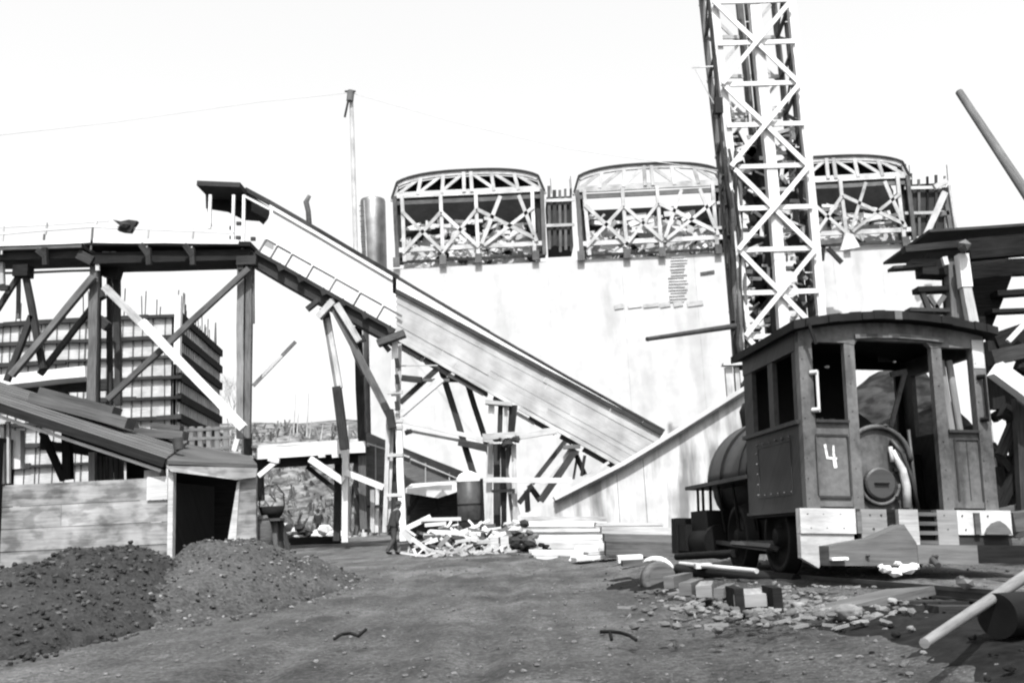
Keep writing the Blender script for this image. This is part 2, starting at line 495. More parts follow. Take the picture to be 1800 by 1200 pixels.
# ================================================================== ARCHED TIMBER FORMS ON THE DAM
def arch_form(cx, yc, W, label, seed, openweb=False):
    """W px wide; cx centre px, yc = y px of the arch's springing beam at centre. All heights in px scale of distance DD"""
    random.seed(seed)
    d = DD - .1
    s = d / F_PX * 1.0
    base = U(cx, yc + 130, d)
    t = thing('arch_form', label, 'formwork', (base.x, d, ZT), 'arched timber forms standing on the dam crest')
    o = U(cx, yc, d)                 # springing beam centre
    def P(u, v, dy=0):               # u px right of the centre, v px above springing beam
        return Vector((o.x + u * s * 1.03, d + dy, o.z + v * s * 1.02))
    h = W / 2
    def arc(u, top=44, drop=14):
        k = abs(u) / h
        return drop + (top - drop) * math.sqrt(max(0, 1 - k ** 2.6)) 
    us = [-h + 2 * h * i / 28 for i in range(29)]
    # dark rim on top, white rib under it
    rim = M(); rib = M(); roof = M()
    for i in range(28):
        a, b = us[i], us[i + 1]
        za, zb = arc(a) if i else -2, arc(b) if i < 27 else -2
        for mm, off, w in ((rim, 1.5, .14), (rib, -4, .30)):
            mm.beam(P(a, za + off, 0 if mm is rib else -.05), P(b, zb + off, 0 if mm is rib else -.05), w, .25 if mm is rib else .35, tone=.5)
        roof.beam(P(a, za + 2, .5), P(b, zb + 2, .5), .06, .9)
    part('rim_strip', rim, DARK, t); part('arch_rib', rib, PALE, t); part('lagging', roof, PALE if openweb else DARK, t)
    mb = M(); mb.beam(P(-h + 3, 4), P(h - 3, 4), .46, .2); part('tie_beam', mb, PALE, t)
    mb = M(); mb.beam(P(-h + 3, -9, .1), P(h - 3, -9, .1), .34, .15); part('lower_tie_beam', mb, GREY, t)
    # king post pair and web
    for u in (-7, 7):
        mb = M(); mb.beam(P(u, 4, -.1), P(u * .9, 42, -.1), .26, .15); part('king_post', mb, PALE, t)
    for u in (h * .34, h * .66, -h * .34, -h * .66):
        mb = M(); mb.beam(P(u, 4, -.08), P(u * .93, arc(u * .93) - 4, -.08), .26, .12); part('web_post', mb, PALE, t)
    for sg in (-1, 1):
        for a, b in ((.36, .08), (.66, .36), (.93, .66)):
            mb = M(); mb.beam(P(sg * h * a * .98, 7, -.05), P(sg * h * b, arc(h * b) - 7, -.05), .24, .1); part('web_brace', mb, PALE, t)
    # dark backing sheets put in for the shade of the arch's void
    bk = M()
    pts = [P(u, (arc(u) - 2) if abs(u) < h - .1 else 0, 3.1) for u in us] + [P(h - 6, -60, 3.1), P(-h + 6, -60, 3.1)]
    if openweb: pts = [P(-h + 8, -12, 3.1), P(h - 8, -12, 3.1), P(h - 8, -56, 3.1), P(0, -44, 3.1), P(-h + 8, -60, 3.1)]
    bk.prism(pts, (0, .12, 0)); part('void_backing', bk, BLACK, t)
    if not openweb:
        bk = M(); bk.prism([P(u, (arc(u) - 2) if abs(u) < h - .1 else 0, .95) for u in us] + [P(h - 6, -6, .95), P(-h + 6, -6, .95)], (0, .1, 0)); part('void_backing', bk, BLACK, t)
    # posts below
    H = 120
    for u in (-h + 5, -h + 18, -h * .36, h * .10, h * .62 if False else h * .84, h - 4):
        mb = M(); uu = u
        mb.beam(P(uu, 2, -.12), P(uu * .985, -H, -.12), .26 if abs(u) < h - 8 else .3, .2)
        part('post', mb, PALE if abs(u) < h - 8 else GREY, t)
    for u in (-h + 10, h - 10):
        mb = M(); mb.beam(P(u, 2, .6), P(u, -H, .6), .5, .3); part('post', mb, DARK, t)
    for (a, va, b, vb) in ((-h + 18, -28, -h * .36, -105), (-h * .36, -32, -h + 18, -105), (-h * .36, -32, h * .1, -100), (h * .1, -30, -h * .36, -108), (h * .1, -30, h * .84, -88), (h * .66, -8, h * .86, -95), (h * .42, -8, h * .16, -95), (h * .84, -32, h * .16, -98)):
        mb = M(); j = random.uniform(-3, 3)
        mb.beam(P(a, va, -.25), P(b + j, vb, -.25), random.uniform(.22, .3), .1); part('cross_brace', mb, PALE, t)
    mb = M(); mb.beam(P(-h + 4, -H, -.1), P(h - 4, -H, -.1), .2, .1); part('sill', mb, DARK, t)
    mb = M(); mb.beam(P(-h + 4, -H + 22, -.05), P(h - 4, -H + 22, -.05), .34, .2); part('waler', mb, PALE, t)
    for u in (-h + 5, -h * .36, h * .1, h * .84):
        mb = M(); mb.beam(P(u, -H + 8, -.18), P(u, -H - 9, -.18), .5, .2); part('jack_block', mb, GREY, t)
    # loose boards and poured concrete behind the posts
    lb = M()
    for i in range(75):
        u = random.uniform(-h + 16, h - 14); v = random.uniform(-115, -40)
        a = random.uniform(-.9, .9) if random.random() < .6 else random.uniform(-.1, .1)
        L = random.uniform(10, 42)
        du, dv = math.cos(a) * L / 2, math.sin(a) * L / 2
        if abs(u) + abs(du) > h - 8: continue
        lb.beam(P(u - du, v - dv, random.uniform(.3, 1.9)), P(u + du, v + dv, random.uniform(.3, 1.9)), random.uniform(.12, .45), .06)
    part('loose_boards', lb, WHITE, t)
    for i in range(34):
        lb = M()
        u = random.uniform(-h + 20, h - 20); v = random.uniform(-116, -50); a = random.uniform(-1.2, 1.2); L = random.uniform(6, 24)
        lb.beam(P(u - math.cos(a) * L / 2, v - math.sin(a) * L / 2, 1.8), P(u + math.cos(a) * L / 2, v + math.sin(a) * L / 2, 1.8), random.uniform(.1, .4), .06)
        part('dark_board', lb, DARK, t)
    pr = M()
    pts = [P(-h + 12, -H, 2.0)] + [P(-h + 12 + (2 * h - 24) * i / 22, -62 + 22 * noise.noise(Vector((i * .9, seed, 0))) * 1.5, 2.0) for i in range(23)] + [P(h - 12, -H, 2.0)]
    pr.prism(pts, (0, .3, 0)); part('crest_block', pr, CONC, t)
    return t

arch_form(823, 342, 272, 'arched timber form nearest the round steel tank', 11)
arch_form(1141, 331, 268, 'arched timber form just left of the hoist tower', 12, True)
arch_form(1462, 318, 276, 'arched timber form right of the hoist tower', 13)

# pier forms standing between the arches
def pier_form(x1, x2, ytop, ybot, label, seed):
    random.seed(seed)
    d = DD + .3
    t = thing('pier_form', label, 'formwork', (U((x1 + x2) / 2, ybot, d).x, d, ZT), 'dark pier forms between the arches')
    mb = M(); a = U(x1, ytop, d); b = U(x2, ybot, d)
    mb.box(a.x, b.x, d, d + 3, b.z, a.z - .3); part('form_panel', mb, DARK, t)
    for k in range(5):
        x = x1 + (x2 - x1) * (k + .5) / 5
        one('stud', t, random.choice([BLACK, GREY, DARK]), x, ytop - random.uniform(0, 14), x + 1, ybot + random.uniform(0, 14), d - .15, random.uniform(.12, .3), .12)
    for y in range(int(ytop + 12), int(ybot), 44):
        one('waler', t, PALE, x1 - 2, y + 1, x2 + 2, y - 1, d - .3, .22, .12)
    for k in range(3):
        x = random.uniform(x1, x2); h = random.uniform(10, 50)
        one('reinforcing_bar', t, GREY, x, ytop, x - h * .08, ytop - h, d, .05)
    return t
pier_form(960, 1008, 340, 432, 'dark pier form between the first and second arches', 3)
pier_form(1262, 1284, 300, 440, 'dark pier form hidden behind the left edge of the hoist tower', 4)
pier_form(1592, 1668, 318, 430, 'dark pier form at the right-hand end of the arches', 5)

# slanted white bracket frame at the right end
t = thing('bracket_frame', 'white triangular timber bracket at the right-hand end of the dam crest', 'bracket', U(1650, 430, 66))
one('post', t, GREY, 1662, 330, 1677, 424, 66, .55, .3)
one('post', t, PALE, 1668, 326, 1683, 424, 65.7, .16, .2)
one('raking_brace', t, PALE, 1661, 338, 1622, 426, 65.6, .4, .2)
one('sill', t, PALE, 1600, 428, 1690, 421, 65.8, .3, .3)
one('head_piece', t, PALE, 1642, 330, 1664, 318, 65.6, .35, .3)
one('gusset', t, GREY, 1640, 378, 1668, 374, 65.9, .3, .1)

# short sagging platform under the third arch
t = thing('work_platform', 'small sagging work platform hanging under the third arch', 'platform', U(1466, 450, 67))
one('deck_board', t, GREY, 1440, 428, 1484, 424, 67, .35, .5)
one('brace', t, DARK, 1455, 436, 1480, 462, 67, .3, .2)
one('brace', t, DARK, 1448, 432, 1446, 458, 67, .2, .2)
mb = M(); mb.prism([U(1478, 440, 66.6), U(1487, 408, 66.6), U(1500, 412, 66.6), U(1512, 434, 66.6)], (0, .3, 0)); part('tarpaulin', mb, SACK, t)

# ------------------------------------------------------------------ steel tank
c = U(658, 470, DD + 3.5); top = U(658, 352, DD + 3.5)
mb = M(); rr = 23 * (DD + 3.5) / F_PX
n = 36
mb.lathe((c.x, c.y, 0), [(0, .0), (rr, .0), (rr, top.z - .15), (rr * .96, top.z), (0, top.z + .05)], n)
solo('steel_tank', mb, STEEL, 'tall round sheet steel tank beside the dam, bright down its middle', 'tank')
t = thing('tank_ladder', 'thin scaffold ladder against the left side of the round steel tank', 'ladder', U(634, 480, DD + 1))
one('rail', t, PALE, 630, 358, 637, 470, DD + 1, .07); one('rail', t, PALE, 640, 352, 646, 470, DD + 1, .07)
for y in range(362, 468, 9):
    x = 631 + (y - 358) * .06
    one('rung', t, GREY, x, y, x + 9, y - 1, DD + 1, .06)

# ------------------------------------------------------------------ hoist tower
TD = 50.0
legs_top = 0
def leg_l(y): return 1263 + (y - 85) * .1080 if y < 300 else 1286.5 + (y - 300) * .084
def leg_c(y): return 1333 + (y - 85) * .1050 if y < 300 else 1355.5 + (y - 300) * .078
def leg_r(y): return 1399 + (y - 85) * .1090 if y < 300 else 1422.5 + (y - 300) * .083
tw = thing('hoist_tower', 'tall white timber lattice hoist tower rising past the top of the picture', 'tower', G(1380, TD), )
YB = 912
levels = [-70, 2, 75, 147, 219, 292, 365, 438, 513, 590, 668, 748, 830, 905]
def TP(fn, y, dy=0): return U(fn(y), y, TD + dy)
def polyleg(fn, dy, w, name, mt):
    mb = M()
    ys_ = list(range(-80, YB + 1, 90)) 
    ys_[-1] = YB
    pts = [TP(fn, y, dy) for y in ys_]
    for a, b in zip(pts, pts[1:]): mb.beam(a, b, w, w)
    part(name, mb, mt, tw)
for fn, w in ((leg_l, .42), (leg_c, .56), (leg_r, .42)):
    polyleg(fn, 0, w, 'leg', WHITE)
off = 4.2
for fn, w in ((leg_l, .3), (leg_c, .36), (leg_r, .3)):
    mb = M(); ys_ = [-80, 300, YB]
    pts = [TP(fn, y, 0) + Vector((.35, off, 0)) for y in ys_]
    for a, b in zip(pts, pts[1:]): mb.beam(a, b, w, w)
    part('leg', mb, GREY, tw)
for i, y in enumerate(levels):
    a, b = TP(leg_l, y + 2, -.28), TP(leg_r, y - 2, -.28)
    mb = M(); mb.beam(a, b, .25, .12); part('girt', mb, WHITE, tw)
    bo = Vector((.35, off, 0))
    mb = M(); mb.beam(TP(leg_l, y) + bo, TP(leg_r, y) + bo, .22, .1); part('girt', mb, PALE, tw)
    for fn in (leg_l, leg_r):
        mb = M(); mb.beam(TP(fn, y), TP(fn, y) + bo, .2, .1, Vector((0, 0, 1))); part('side_girt', mb, GREY, tw)
def cross(i, back=False):
    # centre at level i, corners at levels i-1 and i+1
    for fa, fb in ((leg_l, leg_r), (leg_r, leg_l)):
        a = TP(fa, levels[i - 1], -.42 if fa is leg_l else -.55); b = TP(fb, levels[i + 1], -.42 if fa is leg_l else -.55)
        if back: v = Vector((.35, off + .6, 0)); a = a + v; b = b + v
        mb = M(); mb.beam(a, b, .25 if not back else .18, .1); part('cross_brace', mb, WHITE if not back else PALE, tw)
for i in (2, 4, 6, 8, 10, 12): cross(i)
for i in (1, 3, 5, 7, 9, 11): cross(i, True)
for i in range(len(levels) - 1):
    for fn in (leg_l, leg_r):
        a = TP(fn, levels[i]); b = TP(fn, levels[i + 1]) + Vector((.35, off, 0))
        if i % 2: a, b = TP(fn, levels[i]) + Vector((.35, off, 0)), TP(fn, levels[i + 1])
        mb = M(); mb.beam(a, b, .2, .08, Vector((1, 0, 0))); part('side_brace', mb, GREY, tw)
# boarded guide shafts inside the tower
for (f0, f1, w0) in ((1319, 1340, .5), (1386, 1402, .42)):
    mb = M()
    for k in range(9):
        y0, y1 = -70 + k * 110, -70 + (k + 1) * 110 - 3
        x0 = f0 + (y0 - 85) * (.105 if y0 < 300 else .092); x1 = f0 + (y1 - 85) * (.105 if y0 < 300 else .092)
        for j in range(2):
            o2 = j * (7 if w0 > .45 else 5)
            mb.beam(U(x0 + o2, y0, TD + 2.0 + j * .2), U(x1 + o2, min(y1, YB), TD + 2.0 + j * .2), .2 if y0 < 200 else .5, .1)
    part('guide_shaft', mb, DARK, tw)
random.seed(41)
mb = M()
for i in range(170):
    y = random.uniform(190, 660); u = random.uniform(.06, .94)
    x = leg_l(y) + (leg_r(y) - leg_l(y)) * u
    a = random.choice([0, 0, 1.57, random.uniform(-1, 1)])
    L = random.uniform(5, 16)
    p = U(x - math.cos(a) * L, y - math.sin(a) * L, TD + random.uniform(.8, 3.6)); q = U(x + math.cos(a) * L, y + math.sin(a) * L, TD + random.uniform(.8, 3.6))
    mb.beam(p, q, random.uniform(.08, .24), .06)
part('inner_scaffold', mb, PALE, tw)
mb = M()
for i in range(16):
    y = 235 + i * 26; 
    for u in (random.uniform(.1, .25), random.uniform(.25, .42), random.uniform(.6, .9)):
        x = leg_l(y) + (leg_r(y) - leg_l(y)) * u
        pb(mb, x - random.uniform(4, 12), y, x + random.uniform(3, 12), y + random.uniform(8, 26), TD + 3.2, random.uniform(.35, .9), .06)
part('inner_boarding', mb, DARK, tw)
mb = M()
for (x0, y0, x1, y1) in ((1330, 235, 1338, 292), (1306, 262, 1330, 292), (1312, 300, 1332, 365), (1330, 380, 1352, 430), (1315, 445, 1340, 500), (1345, 540, 1362, 590), (1322, 590, 1350, 640)):
    pts = [U(x0, y0, TD + 3.4), U(x1, y0, TD + 3.4), U(x1 + 5, y1, TD + 3.4), U(x0 + 5, y1, TD + 3.4)]
    mb.prism(pts, (0, .08, 0))
part('inner_boarding', mb, DARK, tw)

# cable mast left of the tower
t = thing('cable_mast', 'dark ragged mast of bundled poles and cables against the tower, left side', 'mast', G(1290, TD - .5))
def mx(y): return 1253 + (y - 81) * .09 if y < 290 else 1272 + (y - 290) * .062
ys_ = [-40, 81, 190, 290, 400, 520, 640, 760, 880]
mb = M()
for a, b in zip(ys_, ys_[1:]): mb.tube(U(mx(a), a, TD), U(mx(b), b, TD), .09)
part('pole', mb, DARK, t)
mb = M(); mb.beam(U(1262, 128 + 45, TD - .1), U(1264, 200, TD - .1), .42, .3); part('pulley_block', mb, DARK, t)
random.seed(5)
for k in range(7):
    mb = M(); y0 = 275 + random.uniform(-20, 30)
    pts = []
    o_ = random.uniform(-3, 26) if k else 8
    for j in range(9):
        y = y0 + (650 - y0) * j / 8
        pts.append(U(mx(y) + o_ + random.uniform(-4, 4) + (0 if y > 400 else 0), y, TD - .3 + random.uniform(-.2, .4)))
    mb.path(pts, random.choice([.05, .08, .11, .13]), 6); part('cable', mb, random.choice([GREY, DARK, DARK, BLACK]), t)
for i in range(50):
    y = random.uniform(285, 640); x = mx(y) + random.uniform(-2, 28)
    L = random.uniform(5, 22)
    mb = M(); mb.beam(U(x, y, TD - .2), U(x + random.uniform(-4, 4), y + L, TD + .2), random.uniform(.07, .22), .06)
    part('splice_board', mb, DARK, t)
one('cross_arm', t, PALE, 1216, 119, 1254, 117, TD, .06)
one('guy_wire', t, PALE, 1222, 122, 1262, 195, TD, .04)
one('platform', t, PALE, 1270, 641, 1312, 640, TD - .5, .14, .6)
mb = M(); pb(mb, 1280, 646, 1284, 700, TD - .4, .35, .3); pb(mb, 1294, 646, 1298, 700, TD - .4, .22, .3); part('foot_post', mb, PALE, t)
one('splayed_stay', t, PALE, 1277, 610, 1256, 680, TD - .6, .04)

# pipe boom sticking out of the mast
mb = M(); mb.tube(U(1137, 596, 46), U(1292, 573, 49.5), .105, .15, 12)
solo('pipe_boom', mb, IRON2, 'long dark pipe jutting out level to the left of the hoist tower mast', 'pipe')

# ================================================================== WING WALL
WD = 38.0
wx = [(975, 880), (1100, 816), (1200, 755), (1306, 688), (1420, 622)]
t = thing('wing_wall', 'streaked concrete wing wall with a sloping top, beside the engine', 'wall', G(1150, WD))
pts = [U(x, y, WD) for x, y in wx]
pts = [Vector((p.x, WD, p.z)) for p in pts]
poly = pts + [Vector((pts[-1].x, WD, -.3)), Vector((pts[0].x - 1.0, WD, -.3)), Vector((pts[0].x - 1.0, WD, pts[0].z - .35))]
mb = M(); mb.prism(poly, (0, 1.2, 0)); part('wall', mb, STREAK, t)
mb = M()
for a, b in zip(pts, pts[1:]): mb.beam(a + Vector((0, .5, .09)), b + Vector((0, .5, .09)), .16, 1.5)
part('coping', mb, CONC, t)
mb = M()
for a, b in zip(pts, pts[1:]): mb.beam(a + Vector((0, -.2, -.05)), b + Vector((0, -.2, -.05)), .1, .12)
part('coping_edge', mb, DARK, t)
mb = M()
for px, y0 in ((1084, 832), (1130, 806)):
    p = U(px, y0, WD); mb.box(p.x - .012, p.x + .012, WD - .01, WD + .01, 0, p.z)
part('joint_line', mb, MID, t)

# ================================================================== COVERED RAMP
RD = 41.0
t = thing('covered_ramp', 'long covered timber ramp slanting down from the trestle to the concrete wing wall', 'ramp', G(800, RD))
def lerp(a, b, k): return a + (b - a) * k
def top_y(x): # outer rim
    P_ = [(360, 331), (432, 334), (475, 357), (560, 406), (700, 489), (860, 584), (1000, 664), (1168, 757)]
    for (a, b), (c, e) in zip(P_, P_[1:]):
        if x <= c: return b + (e - b) * (x - a) / (c - a)
    return e
def bot_y(x): return 452 + (x - 450) * .5675
def dk_y(x): return 512 + (x - 697) * .5355
# white sheeted upper wall (far side of the walkway)
xs_ = [474, 560, 640, 697]
mb = M()
pts = [U(x, top_y(x) + 3, RD + .74) for x in xs_] + [U(697, 594, RD + .74), U(600, 540, RD + .74), U(452, 452, RD + .74), U(474, 400, RD + .74)]
mb.prism(pts, (0, .08, 0)); part('sheeting', mb, SHEET, t)
# strip of pale boards under the rim, above the plank wall
mb = M()
xs2 = [690, 800, 900, 1000, 1100, 1166]
pts = [U(x, top_y(x) + 3, RD + .74) for x in xs2] + [U(x, dk_y(x) + 6, RD + .74) for x in reversed(xs2)]
mb.prism(pts, (0, .08, 0)); part('upper_boards', mb, SHEET, t)
# outer rim roof
mb = M()
rx_ = [432, 475, 560, 630, 700, 780, 860, 930, 1000, 1080, 1168]
for a, b in zip(rx_, rx_[1:]):
    w = .2 if a < 640 else .13 if a < 860 else .09
    mb.beam(U(a, top_y(a), RD + .93), U(b, top_y(b), RD + .93), w, .3)
part('roof_rim', mb, DARK, t)
mb = M()
rx2 = [480, 560, 630, 690]
for a, b in zip(rx2, rx2[1:]): mb.beam(U(a, top_y(a) + 10, RD + .70), U(b, top_y(b) + 10, RD + .70), .05, .05)
part('hand_line', mb, MID, t)
# plank side wall, right half: eight sloping planks
mb = M()
n = 9
for i in range(n):
    k0, k1 = i / n, (i + 1) / n
    x0, x1 = 697, 1162
    def row(x, k):
        return dk_y(x) * (1 - k) + (bot_y(x) + 6) * k
    a0, b0 = U(x0, row(x0, (k0 + k1) / 2), RD), U(x1, row(x1, (k0 + k1) / 2), RD)
    w = (U(900, row(900, k0), RD).z - U(900, row(900, k1), RD).z) * math.cos(math.atan(.55)) + .01
    cuts = [0] + sorted(random.uniform(.1, .9) for _ in range(2)) + [1]
    for c0, c1 in zip(cuts, cuts[1:]):
        jj = Vector((0, random.uniform(-.015, .015), random.uniform(-.01, .01)))
        mb.beam(a0.lerp(b0, c0) + jj, a0.lerp(b0, c1 - .001) + jj, w * 1.03, .05 + .02 * (i % 2))
part('plank_wall', mb, PLANK, t)
mb = M()
for i in range(13):
    a = 697 + i * 36; b = a + 36
    mb.beam(U(a, dk_y(a) - 1 + random.uniform(-.8, .8), RD - .08), U(b, dk_y(b) - 1, RD - .08), .17, .14)
part('overhang_shadow_strip', mb, DARK, t)  # dark strip put in for the thin shadow under the roof overhang
mb = M()
for i in range(9):
    a = 694 + i * 44; b = a + 44
    mb.beam(U(a, bot_y(a) + 3, RD - .05), U(b, bot_y(b) + 3, RD - .05), .12, .2)
part('bottom_rail', mb, PALE, t)
for a, b in ((696, 742), (748, 790), (800, 856), (868, 892), (930, 975), (985, 1015), (1025, 1078)):
    mb = M(); mb.beam(U(a, bot_y(a) + 11, RD + .4), U(b, bot_y(b) + 11, RD + .4), .26 if a < 800 else .12, .9); part('floor_joist', mb, DARK, t)
mb = M()
for a, b in ((770, 850), (700, 760), (880, 940)):
    mb.beam(U(a, bot_y(a) + 14, RD + .2), U(b, bot_y(b) + 14, RD + .2), .14, .2)
part('ledger', mb, PALE, t)
# walkway beam of the left half
mb = M()
mb.beam(U(448, 459, RD + .6), U(694, 598, RD + .6), .52, 1.3); part('walkway_beam', mb, DARK, t)
mb = M()
mb.beam(U(450, 443, RD - .15), U(694, 581, RD - .15), .15, .2); part('walkway_edge', mb, DARK, t)
for x in (492, 527, 568, 602, 641, 685):
    y = 443 + (x - 450) * .566
    mb = M(); mb.beam(U(x - 2, y - 3, RD - .3), U(x + 3, y + 9, RD - .3), .2, .15); part('knee_block', mb, DARK, t)
# hood over the head of the ramp
mb = M()
pts = [(361, 334), (432, 337), (476, 366), (470, 384), (462, 394), (455, 388), (428, 386), (420, 382), (400, 372), (375, 368), (362, 366)]
mb.prism([U(x, y, RD + 1.6) for x, y in pts], (0, .1, 0)); part('hood_side_boards', mb, BLACK, t)
mb = M(); mb.beam(U(359, 335, RD + .7), U(433, 338, RD + .7), .22, 2.0); part('hood_roof', mb, DARK, t)
for x, y1 in ((370, 402), (411, 430), (429, 440)):
    one('hood_post', t, WHITE, x, 343, x - 2, y1, RD - .2, .12)
one('hood_rail', t, WHITE, 430, 345, 474, 368, RD - .2, .1)
one('hood_brace', t, DARK, 366, 368, 371, 398, RD, .07)
for x, y in ((404, 401), (404, 418), (416, 393), (415, 418), (441, 420)):
    one('bracket', t, DARK, x, y, x + 8, y, RD - .1, .14)
# railing panels
for x0, x1 in ((454, 474), (474, 500), (500, 536), (537, 577), (577, 620), (620, 660), (661, 695)):
    yb = lambda x: 443 + (x - 450) * .566
    mb = M(); hx, hy = 17, -22
    a, b = U(x0, yb(x0), RD - .2), U(x1 - 3, yb(x1 - 3), RD - .2)
    c, e = U(x0 + hx - 3, yb(x0) + hy - 2, RD - .2), U(x1 + hx - 6, yb(x1) + hy - 4, RD - .2)
    mb.beam(a, c, .075, .06); mb.beam(c, e, .085, .06)
    part('railing_panel', mb, GREY, t)

# ------------------------------------------------------------------ small bent pipe behind the ramp
t0 = M(); t0.path([U(545, 420, 47), U(542, 372, 47), U(538, 355, 47), U(544, 344, 47)], [.15, .13, .14, .1], 8)
solo('stove_pipe', t0, GREY, 'short crooked pipe poking up behind the ramp roof', 'pipe')

# ------------------------------------------------------------------ supports of the ramp (bents)
GRP = 'timber bents under the covered ramp'
t = thing('ramp_bent', 'tall splayed bent under the upper walkway, third support from the wing wall', 'trestle bent', G(620, RD), GRP)
one('leg', t, MID, 568, 548, 591, 680, RD, .12, .3)
one('leg', t, PALE, 575, 550, 598, 682, RD, .2, .25)
one('leg', t, DARK, 592, 680, 606, 790, RD, .36, d2=RD)  # dark below, pale above: light and shade put into the leg colours
one('leg', t, DARK, 629, 575, 637, 800, RD + 2, .33, d2=RD + 2)
one('leg', t, GREY, 636, 722, 640, 930, RD + 2, .3, d2=RD + 2)
one('raking_brace', t, GREY, 580, 528, 688, 736, RD - .4, .3)
one('raking_brace', t, PALE, 592, 535, 632, 600, RD - .6, .26)
one('raking_brace', t, DARK, 612, 585, 640, 660, RD + .6, .25)
one('cap', t, DARK, 540, 544, 560, 528, RD - .3, .2, .3)
one('cap', t, PALE, 560, 558, 586, 530, RD - .5, .26, .4)
one('cap_packing', t, DARK, 565, 552, 578, 548, RD - .2, .4, .4)
one('short_strut', t, DARK, 636, 590, 640, 600, RD - .2, .2)

t = thing('ramp_bent', 'narrow ladder-like white bent of paired poles, beside the walking man', 'trestle bent', G(693, 39), GRP)
one('leg', t, WHITE, 694, 598, 692, 720, 39, .2)
one('leg', t, PALE, 703, 604, 700, 735, 39.3, .14)
one('leg', t, WHITE, 700, 735, 709, 950, 39, .26)
one('leg', t, PALE, 683, 735, 676, 935, 39, .17)
one('leg', t, DARK, 694, 740, 690, 940, 39.6, .3)
one('leg', t, PALE, 690, 740, 684, 930, 39.2, .12)
for y in (690, 730, 740, 752, 800, 870):
    one('rung', t, PALE, 681, y, 708, y - 1, 38.9, .13)
one('cap', t, GREY, 664, 604, 712, 586, 38.7, .26, .5)
one('cap_packing', t, DARK, 676, 606, 684, 616, 38.8, .2, .3)
for y in (640, 668, 715):
    one('cleat', t, DARK, 697, y - 10, 699, y + 6, 38.7, .16)
one('splice_plate', t, DARK, 684, 720, 690, 752, 38.7, .3)
one('ledger', t, PALE, 690, 643, 770, 642, 39.2, .05)
one('ledger', t, DARK, 706, 664, 742, 668, 39.1, .24)
one('ledger', t, GREY, 742, 668, 790, 668, 39.3, .12)
one('raking_brace', t, DARK, 772, 645, 703, 708, 39.4, .2)
one('raking_brace', t, PALE, 777, 665, 704, 728, 39.0, .28)

t = thing('ramp_bent', 'dark slanting bent leaning right, between the white ladder bent and the boiler', 'trestle bent', G(800, 42), GRP)
one('leg', t, DARK, 776, 650, 834, 838, 42, .27)
one('leg', t, DARK, 820, 668, 862, 802, 42.4, .24)
one('cap', t, DARK, 772, 667, 836, 668, 42, .18, .3)
one('cap_packing', t, GREY, 815, 662, 832, 676, 41.8, .3, .3)
one('ledger', t, PALE, 700, 738, 868, 776, 41.6, .17)
one('ledger', t, PALE, 714, 756, 866, 785, 41.8, .12)
one('ledger', t, DARK, 806, 778, 868, 792, 41.6, .22)
one('bolt_end', t, DARK, 712, 761, 724, 757, 41.5, .18)

t = thing('ramp_bent', 'crowded tangle of round poles under the lower half of the ramp', 'trestle bent', G(885, 40), GRP)
one('cap', t, PALE, 853, 707, 900, 711, 39.4, .16, .5)
for (x0, x1, w, m_) in ((864, 862, .24, PALE), (880, 878, .2, DARK), (889, 890, .16, PALE), (901, 898, .28, BLACK), (907, 900, .14, DARK)):
    one('leg', t, m_, x0, 712, x1, 776, 39.5, w)
for (x0, x1, y1, w, m_) in ((862, 858, 925, .24, PALE), (873, 874, 930, .28, DARK), (884, 886, 932, .2, BLACK), (893, 884, 930, .16, GREY), (903, 906, 925, .2, PALE), (876, 912, 905, .16, PALE), (898, 872, 910, .2, DARK), (884, 902, 920, .14, GREY)):
    one('leg', t, m_, x0, 780, x1, y1, 39.2 + random.uniform(0, 1.2), w)
one('ledger', t, PALE, 848, 768, 905, 764, 39.0, .24)
one('ledger', t, PALE, 900, 768, 978, 756, 39.8, .26)
one('ledger', t, PALE, 846, 843, 1005, 844, 38.8, .2)
one('ledger', t, GREY, 864, 863, 905, 861, 39.2, .12)
for i in range(7):
    p = U(872 + i * 6, 775 + random.uniform(-6, 8), 39.0)
    mb = M(); mb.rock(p, random.uniform(.12, .26)); part('rope_lashing', mb, random.choice([GREY, DARK]), t)

t = thing('ramp_bent', 'leaning braces meeting the wing wall at the foot of the ramp', 'trestle bent', G(975, 41), GRP)
for a in ((993, 776, 935, 850, .2, DARK), (1008, 783, 950, 868, .2, PALE), (1012, 790, 950, 880, .28, DARK), (1016, 792, 1008, 842, .1, GREY), (1013, 800, 1028, 834, .2, BLACK), (1028, 800, 1022, 836, .12, DARK), (930, 852, 950, 880, .24, DARK), (926, 862, 928, 900, .22, BLACK), (912, 884, 932, 858, .2, DARK)):
    one('raking_brace', t, a[5], a[0], a[1], a[2], a[3], 40.5 + random.uniform(-.4, .4), a[4])
one('cap', t, GREY, 990, 786, 1020, 784, 40.3, .16, .3)
one('handrail', t, PALE, 1028, 838, 1070, 812, 39, .1)

# screen below the ramp, its shade put into the grey boards
t = thing('retaining_screen', 'boarded screen coloured as in shade, with a slanting top under the ramp', 'screen', G(720, 46))
D2 = 46.0
mb = M(); P4 = [(640, 757), (720, 791), (824, 832), (824, 905), (700, 935), (640, 935)]
mb.prism([U(x, y, D2) for x, y in P4], (0, .15, 0)); part('boarding', mb, GREY, t)
mb = M(); pb(mb, 646, 779, 720, 803, D2 - .1, .07); pb(mb, 722, 806, 808, 842, D2 - .1, .06); part('batten', mb, PALE, t)
mb = M()
for x in (660, 700, 748, 790): pb(mb, x, 780 + (x - 660) * .38, x, 915, D2 - .06, .05, .05)
part('batten', mb, PALE, t)

